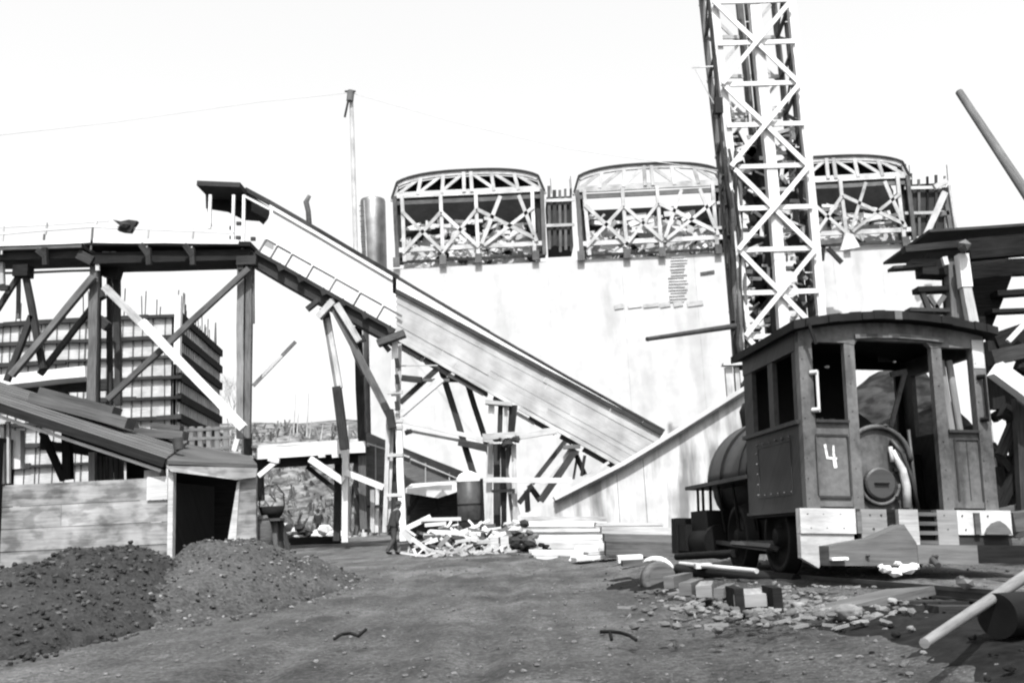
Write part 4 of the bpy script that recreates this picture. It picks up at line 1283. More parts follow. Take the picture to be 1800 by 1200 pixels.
# --- roof: curved tar-papered sheet with ragged edge
mb = M(); nn = 18
for (y0, y1, th, dz) in ((-.16, .42, .085, 0), (.42, 1.1, .08, 0), (1.1, CL + .18, .08, 0)):
    for i in range(nn):
        x0 = -.10 + (W + .2) * i / nn; x1 = -.10 + (W + .2) * (i + 1) / nn
        za, zb_ = arch_z(x0, 1.90), arch_z(x1, 1.90)
        jy = random.uniform(-.02, .02) if y0 < 0 else 0
        jz = random.uniform(-.006, .012)
        v = [Vector((x0, y0 + jy, FL + za - .03)), Vector((x1, y0 + jy, FL + zb_ - .03)), Vector((x1, y1, FL + zb_ - .03)), Vector((x0, y1, FL + za - .03))]
        v += [p + Vector((0, 0, th + jz)) for p in v]
        mb.add(v, [(0, 3, 2, 1), (4, 5, 6, 7), (0, 1, 5, 4), (1, 2, 6, 5), (2, 3, 7, 6), (3, 0, 4, 7)], None, .5)
roof = lp('roof', mb, TAR)
mb = M()
for i in range(14):
    x = random.uniform(0, W); mb.rock(Vector((x, random.uniform(-.12, .2), FL + arch_z(x, 1.90) + .055)), random.uniform(.02, .045), .5)
mb.beam(Vector((.05, -.17, FL + 1.93)), Vector((.12, -.17, FL + 1.70)), .03, .02)
lp('torn_felt', mb, TAR, roof)
mb = M(); mb.box(1.02, 1.10, -.172, -.16, FL + 2.0, FL + 2.085); lp('roof_patch', mb, GREY, roof)
# --- left side (windows) and right side
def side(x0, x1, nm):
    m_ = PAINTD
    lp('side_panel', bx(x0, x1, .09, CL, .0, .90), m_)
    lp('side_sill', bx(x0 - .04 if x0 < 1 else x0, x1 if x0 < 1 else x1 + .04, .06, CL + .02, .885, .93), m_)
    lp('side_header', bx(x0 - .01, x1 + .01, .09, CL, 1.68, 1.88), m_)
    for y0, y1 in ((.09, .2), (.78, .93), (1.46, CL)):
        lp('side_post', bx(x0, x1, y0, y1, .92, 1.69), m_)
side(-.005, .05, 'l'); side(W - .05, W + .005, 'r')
# riveted patch plate outline and rivets on the left side
mb = M(); 
for (y0, y1, z0, z1) in ((.35, 1.35, .735, .75), (.35, 1.35, .16, .17), (.345, .36, .16, .75), (1.34, 1.355, .16, .75)): mb.box(-.012, -.005, y0, y1, FL + z0, FL + z1)
lp('plate_edge', mb, PAINTD)
mb = M()
for i in range(9):
    for x in (.02, 1.97): mb.rock(Vector((x, -.022, FL + .1 + i * .21)), .009)
for i in range(6):
    for x in (.55, 1.54): mb.rock(Vector((x, -.012, FL + .12 + i * .3)), .008)
for x in (-.05, .12, .3, .62, .74, 1.0, 1.42, 1.62, 1.9): mb.rock(Vector((x, EB0, FL - .06)), .012); mb.rock(Vector((x + .03, EB0, FL - .2)), .012)
lp('bolt_row', mb, PAINTD)
mb = M()
for i in range(6): mb.rock(Vector((-.02, .36 + i * .2, FL + .78)), .016, 1, 1)
for i in range(5): mb.rock(Vector((-.02, 1.36, FL + .2 + i * .12)), .014, 1, 1)
for i in range(6): mb.rock(Vector((-.02, .36 + i * .2, FL + .19)), .010, 1, 1)
lp('rivets', mb, GREY)
lp('floor', bx(0.0, W, .0, CL, -.06, .0), IRON)
lp('left_bottom_lip', bx(-.03, .03, .0, CL, -.03, .0), PAINTD)
# --- front wall of the cab with two look-out windows
lp('front_wall', bx(.05, W - .05, CL - .05, CL - .002, 0, .93), IRON)
lp('front_wall', bx(.05, W - .05, CL - .05, CL - .002, 1.80, 1.9), IRON)
lp('front_wall', bx(.35, W - .35, CL - .06, CL - .012, 1.88, 2.0), IRON)
for x0, x1 in ((.05, 1.27), (1.95, W - .05)): lp('front_wall', bx(x0, x1, CL - .05, CL - .002, .93, 1.80), IRON)
# --- boiler backhead seen through the door
mb = M(); cx, r0 = .86, .35
pts = [Vector((cx - r0, .12, FL + .0)), ] + [Vector((cx - r0 * math.cos(a), .12, FL + .52 + r0 * 1.0 * math.sin(a))) for a in [math.pi * i / 18 for i in range(19)]] + [Vector((cx + r0, .12, FL + .0))]
mb.prism(pts, (0, 1.2, 0)); bh = lp('boiler_backhead', mb, PAINT)
mb = M(); pr = []
for i in range(19):
    a = math.pi * i / 18
    pr.append(Vector((cx - (r0 + .005) * math.cos(a), .10, FL + .52 + (r0 + .005) * math.sin(a))))
mb.path(pr, .028, 8); lp('backhead_rim', mb, PAINT, bh)
mb = M(); mb.lathe(Vector((.85, .13, FL + .27)), [(0, .075), (.15, .075), (.17, .06), (.175, .0)], 28, axis=Vector((0, -1, 0))).flat(); fd = lp('fire_door', mb, IRON2)
mb = M(); mb.path([Vector((.85 + .215 * math.cos(a), .09, FL + .27 + .215 * math.sin(a))) for a in [math.pi * (1.05 + .95 * i / 14) for i in range(15)]], .02, 8); lp('fire_door_ring', mb, PAINT, fd)
mb = M(); mb.box(.77, .93, .03, .05, FL + .262, FL + .278); mb.box(1.0, 1.06, .05, .08, FL + .40, FL + .44); mb.box(1.0, 1.06, .05, .08, FL + .1, FL + .14); lp('hinge_bar', mb, IRON, fd)
mb = M(); mb.path([Vector((1.0, .06, FL + .62)), Vector((1.03, .05, FL + .54)), Vector((1.09, .05, FL + .42)), Vector((1.12, .05, FL + .25)), Vector((1.115, .05, FL + .02))], [.03, .03, .042, .045, .045], 10); lp('feed_pipe', mb, BEAMW)
mb = M(); mb.path([Vector((.985, .07, FL + .66)), Vector((.99, .06, FL + .5))], .022, 8); lp('gauge_glass', mb, BEAMW)
mb = M(); mb.path([Vector((1.0, .08, FL + .74)), Vector((1.1, .06, FL + .6)), Vector((1.19, .06, FL + .35)), Vector((1.24, .06, FL))], .022, 8); mb.path([Vector((1.22, .1, FL + .85)), Vector((1.24, .1, FL + .3)), Vector((1.25, .1, FL))], .018, 8); lp('steam_pipe', mb, IRON2)
mb = M(); random.seed(12)
for i in range(22): mb.rock(Vector((random.uniform(.85, 1.22), random.uniform(.1, .3), FL + random.uniform(.6, .92))), random.uniform(.02, .055))
lp('valve_fittings', mb, IRON2)
mb = M()
for i in range(26): mb.rock(Vector((random.uniform(.15, .6), random.uniform(.5, 1.2), FL + random.uniform(.85, 1.02))), random.uniform(.02, .06))
mb.tube(Vector((.3, .9, FL + .9)), Vector((.62, .9, FL + 1.06)), .02); lp('valve_fittings', mb, IRON2)
mb = M(); mb.beam(Vector((1.44, .5, FL + 1.55)), Vector((1.28, .6, FL + .95)), .05, .03); mb.beam(Vector((1.27, .5, FL + 1.52)), Vector((1.46, .5, FL + 1.56)), .06, .03); lp('reversing_lever', mb, PAINT)
mb = M(); mb.rock(Vector((.44, .3, FL + 1.55)), .03); mb.rock(Vector((1.22, .3, FL + 1.63)), .022); lp('lamp_hook', mb, BEAMW)
mb = M(); mb.rock(Vector((1.40, .9, FL + .78)), .09, 1.3); mb.rock(Vector((1.33, .9, FL + .84)), .05, 1.3); lp('waste_rag', mb, SACK)
lp('cab_locker', bx(.08, .5, 1.0, CL - .1, 0, .8), IRON)
lp('cab_locker', bx(1.3, 2.0, 1.3, CL - .1, 0, .7), IRON)
mb = M()
for x, rr_ in ((1.76, .045), (1.86, .04)): mb.tube(Vector((x + .02, .2, FL + .6)), Vector((x - .05, .22, FL + 1.64)), rr_, n=12)
mb.tube(Vector((1.78, .3, FL + .7)), Vector((1.66, .3, FL + 1.6)), .03)
lp('stand_pipe', mb, MID)
# handrails
for x, z0, z1, m_ in ((.155, 1.02, 1.42, PALE), (2.03, .96, 1.42, IRON)):
    mb = M(); mb.tube(Vector((x, -.07, FL + z0)), Vector((x, -.07, FL + z1)), .017); hr = lp('handrail', mb, m_)
    for z in (z0, z1): lp('bracket', M().tube(Vector((x - .05, -.02, FL + z)), Vector((x + .005, -.08, FL + z)), .026), m_, hr)
# the number 4, brushed in white
mb = M()
def st(a, b, w): mb.beam(Vector((.23 + a[0], -.0155, FL + .43 + a[1])), Vector((.23 + b[0], -.0155, FL + .43 + b[1])), w, .004, tone=.6)
st((-.008, .235), (.012, .085), .026); st((.01, .092), (.115, .088), .024); st((.085, .225), (.083, .14), .02); st((.08, .15), (.088, .098), .024); st((.082, .1), (.096, -.01), .034)
lp('number', mb, CHALK, label='hand-painted white figure 4')

# --- end beam
EB = -.06
def eb(x0, x1, z0, z1, y0, y1, m_, nm='end_plank', label=None): return lp(nm, bx(x0, x1, y0, y1, z0, z1), m_, label=label)
eb(-.13, .46, -.255, -.002, EB - .06, EB + .05, BEAMW, label='pale left end of the end beam')  # paler plank at the left end
mb = M(); mb.prism([Vector((-.13, EB - .04, FL - .26)), Vector((.44, EB - .04, FL - .26)), Vector((.44, EB - .04, FL - .40)), Vector((.10, EB - .04, FL - .46)), Vector((.05, EB - .04, FL - .60)), Vector((-.13, EB - .04, FL - .50))], (0, .09, 0)); lp('lower_end_plank', mb, BEAMW)
eb(.465, .515, -.25, -.03, EB - .08, EB, GREY, 'stake_iron')
eb(.52, .80, -.30, -.004, EB - .05, EB + .05, MID)
eb(.80, .92, -.36, -.004, EB + .0, EB + .04, BLACK, 'link_slot')
eb(.92, 1.13, -.36, -.003, EB - .07, EB + .05, PALE)
for k in range(4): eb(1.135, 1.34, -.05 - .095 * k - .02, -.095 * k - .01 - .02, EB - .06, EB + .03, GREY, 'step_rung')
eb(1.13, 1.36, -.38, -.02, EB + .0, EB + .02, BLACK, 'step_back')
eb(1.34, 1.56, -.36, -.004, EB - .06, EB + .05, MID)
eb(1.56, 2.16, -.255, -.003, EB - .05, EB + .05, BEAMW)
eb(1.74, 1.80, -.25, -.03, EB - .08, EB - .04, GREY, 'stake_iron')
eb(1.56, 2.16, -.52, -.26, EB - .03, EB + .05, DARK, 'lower_end_plank')
mb = M(); mb.prism([Vector((x, EB - .056, FL + z)) for x, z in ((1.84, -.25), (1.87, -.19), (1.93, -.135), (2.0, -.11), (2.06, -.15), (2.10, -.2), (2.12, -.25))], (0, -.05, 0)); lp('dark_smear', mb, GREY)  # raised shape added for a dark smear on the plank
# coupling buffer block, peaked in the middle
mb = M()
mb.prism([Vector((.06, -.34, FL - .57)), Vector((.06, -.34, FL - .38)), Vector((.52, -.34, FL - .30)), Vector((.86, -.34, FL - .16)), Vector((.98, -.34, FL - .345)), Vector((.98, -.34, FL - .57))], (0, .26, 0)); lp('buffer_block', mb, GREY)
mb = M(); mb.box(.984, 1.62, -.34, -.1, FL - .55, FL - .36); lp('buffer_block', mb, GREY)
mb = M(); mb.box(1.63, 2.2, -.30, -.1, FL - .54, FL - .36); lp('buffer_block', mb, BLACK)
lp('bolt_head', M().rock(Vector((.45, -.36, FL - .47)), .025), IRON2)
mb = M(); mb.rock(Vector((1.15, -.37, FL - .47)), .035); mb.tube(Vector((1.12, -.36, FL - .5)), Vector((1.1, -.5, FL - .56)), .03); lp('bolt_head', mb, IRON2)
# frame, wheels
lp('frame', bx(.35, .45, 0, 5.0, -.45, -.06), IRON); lp('frame', bx(W - .45, W - .35, 0, 5.0, -.45, -.06), IRON)
lp('ash_pan', bx(.5, 1.58, .2, 1.6, -.5, -.06), IRON)
for y in (1.35, 2.75):
    for x in (.36, W - .36):
        mb = M(); mb.lathe(Vector((x - .06, y, .42)), [(0, .12), (.1, .14), (.12, .06), (.34, .05), (.34, .12), (.42, .12), (.42, 0), (.45, 0), (.45, -.02), (0, -.02)], 28, axis=Vector((-1 if x < 1 else 1, 0, 0))); wh = lp('wheel', mb, IRON)
        mb = M()
        for k in range(8):
            a = k * math.pi / 4; mb.beam(Vector((x - .1, y, .42)), Vector((x - .1, y + .36 * math.cos(a), .42 + .36 * math.sin(a))), .05, .03, Vector((1, 0, 0)))
        lp('spokes', mb, IRON, wh)
    mb = M(); mb.tube(Vector((.36, y, .42)), Vector((W - .36, y, .42)), .07); lp('axle', mb, IRON)
# boiler & saddle tank ahead of the cab
bc = W / 2
mb = M(); mb.tube(Vector((bc, CL, FL + .46)), Vector((bc, 4.55, FL + .46)), .5, n=28); lp('boiler', mb, IRON)
mb = M(); RT = .88; y0, y1 = CL + .01, 3.92
prof = [(math.cos(a), math.sin(a)) for a in [math.pi * i / 24 for i in range(25)]]
outer = [Vector((bc + RT * c, y0, FL + .48 + RT * 1.0 * s_)) for c, s_ in prof]
inner = [Vector((bc + .53 * c, y0, FL + .48 + .53 * s_ )) for c, s_ in reversed(prof)]
b0 = outer + inner; nb = len(b0); ext = Vector((0, y1 - y0, 0))
mb.add(b0 + [p + ext for p in b0], [(i, (i + 1) % nb, (i + 1) % nb + nb, i + nb) for i in range(nb)], None, .5, True)
for off_ in (0, nb): mb.add([p + (ext if off_ else Vector((0, 0, 0))) for p in b0], [(i, i + 1, nb - 2 - i, nb - 1 - i) for i in range(24)], None, .5)
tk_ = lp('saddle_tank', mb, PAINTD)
for yy, rr2, m_ in ((CL + .5, .012, PAINTD), (2.55, .012, PAINTD), (3.25, .03, IRON), (3.85, .014, PAINTD)):
    mb = M(); mb.path([Vector((bc + (RT + .004) * c, yy, FL + .48 + (RT * 1.0 + .004) * s_)) for c, s_ in prof], rr2, 6); lp('tank_band', mb, m_, tk_)
mb = M(); mb.tube(Vector((bc, 3.0, FL + 1.2)), Vector((bc, 3.0, FL + 1.4)), .2, .2, 20); lp('filler_lid', mb, IRON, tk_)
mb = M(); mb.lathe(Vector((bc, 4.3, FL + .7)), [(.14, 0), (.14, .5), (.18, .6), (.22, .9), (.17, 1.02), (.1, 1.0)], 20); lp('chimney', mb, IRON)
mb = M(); mb.tube(Vector((bc, 4.5, FL + .46)), Vector((bc, 4.75, FL + .46)), .56, .54, 28); lp('smokebox', mb, IRON)
# running boards
lp('running_board', bx(-.02, .40, CL, 4.45, .42, .47), PAINTD); lp('running_board', bx(W - .4, W + .02, CL, 4.45, .42, .47), PAINTD)
for y in (2.1, 2.7, 3.3): lp('board_strut', M().tube(Vector((.12, y, FL + .42)), Vector((.2, y, FL - .2)), .018), IRON)
for y in (3.6, 3.95, 4.2): lp('board_strut', M().tube(Vector((.1, y, FL + .42)), Vector((.1, y, FL - .02)), .02), IRON)
# cylinders, valve chest, front beam
for sx in (0, 1):
    f = (lambda x: x) if not sx else (lambda x: W - x)
    a_, b_ = sorted((f(.0), f(.34)))
    mb = M(); mb.box(a_, b_, 3.5, 4.25, FL - .42 + .2, FL + .10); lp('valve_chest', mb, IRON)
    mb = M(); mb.tube(Vector((f(.14), 3.4, FL - .33)), Vector((f(.14), 4.4, FL - .33)), .21, n=20); mb.tube(Vector((f(.14), 3.32, FL - .33)), Vector((f(.14), 3.42, FL - .33)), .235, n=20); lp('cylinder', mb, IRON)
    mb = M(); mb.beam(Vector((f(.1), 3.4, FL - .33)), Vector((f(.1), 1.4, FL - .42)), .07, .05); mb.beam(Vector((f(.08), 2.6, FL - .36)), Vector((f(.06), 1.15, .3)), .10, .05); lp('main_rod', mb, IRON2)
    mb = M(); mb.beam(Vector((f(.2), 1.35, .34)), Vector((f(.2), 2.75, .34)), .09, .05, Vector((1, 0, 0))); lp('side_rod', mb, IRON2)
lp('front_beam', bx(-.12, W + .12, 4.6, 4.9, -.50, .02), IRON)
lp('front_step', bx(-.1, .25, 4.2, 4.6, -.46, -.08), IRON)
mb = M(); mb.lathe(Vector((bc, 5.0, FL + .5)), [(0, .1), (.1, .1), (.14, 0), (.14, -.2)], 16, axis=Vector((0, -1, 0))); lp('headlamp', mb, IRON)

# ------------------------------------------------------------------ track
trk = local_thing('railway_track', 'railway track under the engine, half buried in dark cinders', 'track', lorg)
for x in (.36, W - .36):
    mb = M(); mb.box(x - .03, x + .03, -5.2, 9, -.035, 0); mb.box(x - .012, x + .012, -5.2, 9, -.09, -.03); mb.box(x - .05, x + .05, -5.2, 9, -.1, -.085); part('rail', mb, IRON2, trk, local=True)
for i in range(22):
    y = -4.9 + i * .64
    mb = M(); j = random.uniform(-.12, .12); mb.box(-.28 + j, W + .28 + j, y, y + .2, -.22, -.102); part('crosstie', mb, DARK, trk, local=True)
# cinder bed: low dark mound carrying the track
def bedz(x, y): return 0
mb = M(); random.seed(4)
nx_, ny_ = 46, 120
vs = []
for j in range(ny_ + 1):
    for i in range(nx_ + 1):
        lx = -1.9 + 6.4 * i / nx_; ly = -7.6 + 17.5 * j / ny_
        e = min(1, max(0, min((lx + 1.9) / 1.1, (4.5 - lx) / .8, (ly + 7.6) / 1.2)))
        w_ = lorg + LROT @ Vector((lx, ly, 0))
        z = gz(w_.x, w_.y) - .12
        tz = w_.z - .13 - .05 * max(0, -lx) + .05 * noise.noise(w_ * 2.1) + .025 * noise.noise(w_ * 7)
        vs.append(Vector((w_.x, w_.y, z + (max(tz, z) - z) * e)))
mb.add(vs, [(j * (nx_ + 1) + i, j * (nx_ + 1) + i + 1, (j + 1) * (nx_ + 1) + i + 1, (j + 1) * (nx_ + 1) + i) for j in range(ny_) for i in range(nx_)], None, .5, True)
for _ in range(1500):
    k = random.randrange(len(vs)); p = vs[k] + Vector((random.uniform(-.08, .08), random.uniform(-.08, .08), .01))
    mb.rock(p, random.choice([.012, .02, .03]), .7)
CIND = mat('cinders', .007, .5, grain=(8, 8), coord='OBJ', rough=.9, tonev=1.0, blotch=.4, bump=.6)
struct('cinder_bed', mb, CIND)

# ================================================================== LUMBER AND SCRAP (middle)
random.seed(61)
def plank_stack(label, d0, rows, group='stacks of sawn boards', mt=WHITE):
    """rows: (x0, x1, y, thickness px, depth shift)"""
    x0 = min(r[0] for r in rows); x1 = max(r[1] for r in rows)
    t = thing('board_stack', label, 'lumber', G((x0 + x1) / 2, d0), group)
    for (a, b, y, w, dd) in rows:
        mb = M(); y2 = y + random.uniform(-1, 1)
        mb.beam(U(a, y, d0 + dd), U(b, y2, d0 + dd), w * d0 / F_PX, random.uniform(.5, 1.1), tone=random.random())
        part('board', mb, PALE if random.random() < .5 else mt, t)
    return t
rows = []
for i in range(14):
    y = 909 + i * 4.6
    rows.append((905 + random.uniform(0, 20) + (i > 5) * 12, 1062 + random.uniform(-12, 10), y, 4.2, .9 - i * .12))
plank_stack('wide stack of bright new boards in the sun before the wing wall', 30, rows)
rows = [(930 + i * 4, 1050 + i * 4, 968 + i * 4, 3.6, -i * .3) for i in range(4)]
plank_stack('low slanting spill of bright boards at the foot of the wide stack', 26, rows)
rows = [(1046, 1166 - random.uniform(0, 6), 919 + i * 3.2, 2.8, .6 - i * .1) for i in range(3)]
plank_stack('few thin bright boards on top of the heavy squared timbers', 27, rows)
# heavy grey timbers
for i, (y, h, lab, m_) in enumerate(((931, 11, 'uppermost of the heavy squared timbers left of the engine', PALE), (944, 12, 'middle one of the heavy squared timbers left of the engine', GREY), (963, 24, 'thick lowest one of the heavy squared timbers left of the engine', GREY))):
    d = 20.9 - i * .2
    mb = M(); mb.beam(U(1056 + i * 4, y, d), U(1180, y + 2, d), h * d / F_PX, .5); solo('squared_timber', mb, m_, lab, 'timber', 'heavy squared timbers')
# pair of short thick boards on the ground (front)
for i, (a, lab) in enumerate(((((1008, 992), (1052, 992)), 'lower short board at the front edge of the bright spill'), (((1030, 985), (1088, 984)), 'upper short board at the front edge of the bright spill'))):
    d = 21.5 - .3 * (1 - i)
    p, q = G(a[0][0], d), G(a[1][0] + 34, d + .2)
    up_ = Vector((0, 0, .1 + .09 * i))
    mb = M(); mb.beam(p + up_, q + up_, .5, .07, Vector((0, 0, 1))); solo('short_board', mb, PALE if i else WHITE, lab, 'board')
mb = M(); mb.prism([U(1000, 992, 22.6), U(1014, 964, 24.2), U(1052, 966, 24.2), U(1046, 992, 22.6)], (0, .05, .08)); solo('leaning_board', mb, WHITE, 'bright board leaning against the low slanting spill', 'board')

# scrap wood heap between boiler and man
t = None
random.seed(77)
SC = [WHITE, WHITE, PALE, WHITE, GREY]
n_s = 0
def scrap(x, y, L, a, w, m_, lab, d):
    p = U(x - math.cos(a) * L / 2, y + math.sin(a) * L / 2, d); q = U(x + math.cos(a) * L / 2, y - math.sin(a) * L / 2, d + random.uniform(-.5, .5))
    mb = M(); mb.beam(p, q, w, random.uniform(.04, .12))
    o = solo('scrap_board', mb, m_, lab, 'board', 'scrap boards in the heap by the boiler')
    return o
SCL = []
for i in range(54):
    x = random.triangular(716, 905, 790); y = random.uniform(925, 962) - 6 * math.sin((x - 716) / 190 * 3.14)
    d = 34 - (y - 930) * .12 + random.uniform(-.5, .5)
    if U(x, y, d).z < G(x, d).z: y = 958
    SCL.append([x, y, d, random.uniform(10, 38), random.choice([random.uniform(-.3, .5), random.uniform(-1.0, 1.1)]), random.uniform(.05, .15), random.randrange(5)])
ORD = ['leftmost', 'second from the left', 'third from the left', 'fourth from the left', 'fifth from the left', 'sixth from the left', 'seventh from the left', 'eighth from the left', 'ninth from the left', 'tenth from the left', 'eleventh from the left', 'twelfth from the left']
cnt = {}
for e in sorted(SCL):
    x, y, d, L, a, w, mi = e
    key = (('bright', 'bright', 'pale', 'bright', 'grey')[mi], 'short' if L < 24 else 'longer', 'level' if abs(a) < .2 else ('rising' if a > 0 else 'falling'))
    k = cnt[key] = cnt.get(key, -1) + 1
    scrap(x, y, L, a, w, SC[mi], '%s of the %s %s boards %s rightward in the scrap heap' % (ORD[k], key[1], key[0], {'level': 'lying level', 'rising': 'rising', 'falling': 'falling'}[key[2]]), d)
for (x, y, L, a, w, lab) in ((735, 918, 48, .45, .16, 'long scrap board pointing up to the right beside the white bent'), (775, 912, 70, .02, .12, 'long level scrap board across the top of the heap'), (800, 936, 90, -.05, .14, 'long level scrap board low across the heap'), (725, 950, 50, -.75, .2, 'wide scrap board sloping down at the left end of the heap'), (850, 962, 110, .08, .16, 'long pale board lying along the front edge of the heap')):
    mb = M(); p = U(x - math.cos(a) * L / 2, y + math.sin(a) * L / 2, 32.8); q = U(x + math.cos(a) * L / 2, y - math.sin(a) * L / 2, 33)
    mb.beam(p, q, w, .1); solo('scrap_board', mb, WHITE, lab, 'board')
mb = M()
for i in range(40):
    x = random.uniform(722, 900); p = G(x, random.uniform(31.5, 34)); mb.rock(p + Vector((0, 0, random.uniform(.1, .5))), random.uniform(.12, .3))
solo('rubble_heap', mb, DARK, 'dark rubble showing between the scrap boards', 'rubble')
for x, lab in ((870, 'left one of two pale blocks at the right of the scrap heap'), (888, 'right one of two pale blocks at the right of the scrap heap')):
    p = G(x, 31.5); mb = M(); mb.box(p.x - .13, p.x + .13, 31.4, 31.7, p.z, p.z + .5); solo('concrete_block', mb, PALE, lab, 'block')
p = G(843, 31.5); mb = M(); mb.box(p.x - .35, p.x + .35, 31.5, 31.8, p.z + .3, p.z + .42); mb.box(p.x - .35, p.x + .35, 31.5, 31.8, p.z, p.z + .1); mb.box(p.x - .35, p.x - .25, 31.52, 31.78, p.z + .1, p.z + .3); mb.box(p.x + .25, p.x + .35, 31.52, 31.78, p.z + .1, p.z + .3)
solo('crate', mb, PALE, 'open wooden box frame beside the two pale blocks', 'crate')
random.seed(5)
for i, x in enumerate((905, 918, 931)):
    p = G(x, 29); mb = M()
    for k in range(5): mb.rock(p + Vector((random.uniform(-.2, .2), 0, random.uniform(.1, .9))), random.uniform(.12, .22))
    solo('spoil_lump', mb, [PALE, DARK, GREY][i], ['pale', 'dark', 'grey'][i] + ' lump of spoil at the left end of the wide board stack', 'rubble')
p = G(928, 27.5); mb = M()
for k in range(9): mb.rock(p + Vector((random.uniform(-.4, .6), random.uniform(-.2, .2), random.uniform(.05, .35))), random.uniform(.1, .2))
solo('spoil_lump', mb, BLACK, 'black lump of spoil under the left end of the low board spill', 'rubble')

# ================================================================== RIGHT FOREGROUND
# stub ties and blocks left of the track
random.seed(31)
TB = [(1122, 984, 60, 9, 20.5, WHITE, 'whitest short block lying below the heavy timbers'),
      (1108, 998, 42, 12, 18.5, WHITE, 'small white block just before the heavy timbers'),
      (1130, 1012, 70, 9, 17.0, GREY, 'grey board end before the small white block')]
for x, y, L, h, d, m_, lab in TB:
    p = G(x, d); w_ = L * d / F_PX; hh = h * d / F_PX
    mb = M(); mb.box(p.x - w_ / 2, p.x + w_ / 2, d - .1, d + .25, p.z, p.z + max(hh, .1)); solo('timber_block', mb, m_, lab, 'block')
ents = [(1205, 1032, 26, 26, 'GREY'), (1238, 1036, 30, 24, 'PALE'), (1264, 1040, 20, 20, 'GREY'), (1320, 1052, 62, 26, 'PALE'), (1176, 1020, 20, 24, 'GREY')]
labs = ['upright tie end second from the half-buried ring', 'pale tie end in the middle of the row by the track', 'small grey tie end in the row by the track', 'widest pale tie end of the row, between two dark stubs', 'tie end nearest the half-buried ring']
for (x, y, L, h, m_), lab in zip(ents, labs):
    d = .80 * F_PX / (y + h / 2 - 915 + (x - 900) * .049)
    p = U(x, y + h / 2, d); w_ = L * d / F_PX; hh = h * d / F_PX
    an_ = random.uniform(-.5, .1); mb = M(); mb.beam(p + Vector((0, 0, hh * .36)), p + Vector((.7 * math.sin(-an_) , .7, hh * .3)), w_ * .85, hh * .8, Vector((0, 0, 1))); solo('tie_end', mb, {'GREY': GREY, 'PALE': MID}[m_], lab, 'timber', 'row of tie ends by the track')
for x, y, L, h, lab in ((1299, 1050, 16, 30, 'dark stub left of the widest tie end'), (1366, 1050, 16, 32, 'dark stub right of the widest tie end')):
    d = .80 * F_PX / (y + h / 2 - 915 + (x - 900) * .049); p = U(x, y + h / 2, d); w_ = L * d / F_PX; hh = h * d / F_PX
    mb = M(); mb.box(p.x - w_ / 2, p.x + w_ / 2, d - .05, d + .3, p.z - .05, p.z + hh); solo('timber_stub', mb, BLACK, lab, 'timber')
# half-buried ring / pulley
c = G(1160, 13.2)
mb = M(); mb.lathe(c + Vector((0, 0, .03)), [(0, .07), (.2, .07), (.24, .08), (.27, .06), (.27, -.06), (.2, -.06), (0, -.06)], 26, axis=Vector((.55, -1, .25)))
solo('grindstone', mb, GREY, 'half-buried round wheel standing on edge in the yard', 'wheel')
mb = M(); mb.path([c + Vector((-.05 + .30 * math.cos(a), .1, .03 + .30 * math.sin(a))) for a in [math.pi * (.15 + .5 * i / 8) for i in range(9)]], [.01, .03, .04, .045, .045, .04, .035, .03, .01], 8)
solo('bent_rim', mb, CHALK, 'bright bent hoop over the half-buried round wheel', 'hoop')
# long dark pipes and rails lying by the tie ends
for i, (x0, y0, x1, y1, r_, m_, lab) in enumerate(((1192, 1000, 1400, 1020, .075, BLACK, 'long black pipe lying over the tie ends, nearest one'), (1196, 990, 1330, 1003, .028, PALE, 'pale pole lying along the top of the black pipe'), (1200, 1004, 1390, 1012, .06, IRON2, 'dull iron bar behind the long black pipe'), (1190, 978, 1290, 972, .05, IRON, 'black bar poking out below the engine cylinder'), (1250, 1008, 1395, 1024, .03, GREY, 'thin grey strip along the front of the black pipe'))):
    d0, d1 = 13.3 + (i == 2) * .35 + (i == 3) * .8 - (i == 4) * .2, 11.2 + (i == 2) * .5 + (i == 3) * 1.5 - (i == 4) * .15
    mb = M(); mb.tube(U(x0, y0, d0), U(x1, y1, d1), r_, n=12); solo('pipe' if i != 1 else 'pole', mb, m_, lab, 'pipe' if i != 1 else 'pole')
mb = M(); p = U(1235, 995, 12.7); mb.box(p.x - .1, p.x + .1, 12.6, 12.75, p.z - .02, p.z + .04); solo('chip', mb, PALE, 'small pale chip on the long black pipe', 'chip')
# flat plank and stones in the front
p, q = G(1400, 7.6), G(1560, 8.6)
mb = M(); mb.beam(p + Vector((0, 0, .02)), q + Vector((.2, 0, .05)), .45, .07, Vector((0, .1, 1))); solo('flat_plank', mb, GREY, 'broad worn plank lying flat before the engine end beam', 'plank')
random.seed(13)
for i, (x, y, s, lab) in enumerate(((1272, 1066, .05, 'little stone left of the widest tie end'), (1292, 1072, .04, 'tiny stone below the left dark stub'), (1402, 1066, .06, 'pale stone right of the right dark stub'), (1490, 1078, .1, 'broad pale stone below the worn plank'), (1568, 1058, .06, 'upright pale stone at the plank end'), (1440, 1082, .05, 'small stone left of the broad pale stone'))):
    d = .82 * F_PX / (y - 915 + (x - 900) * .049); p = U(x, y, d)
    mb = M(); mb.boulder(p, s, .7); solo('stone', mb, MID if i in (2, 3, 4) else STONE, lab, 'stone', 'stones in the front yard')
mb = M(); random.seed(88)
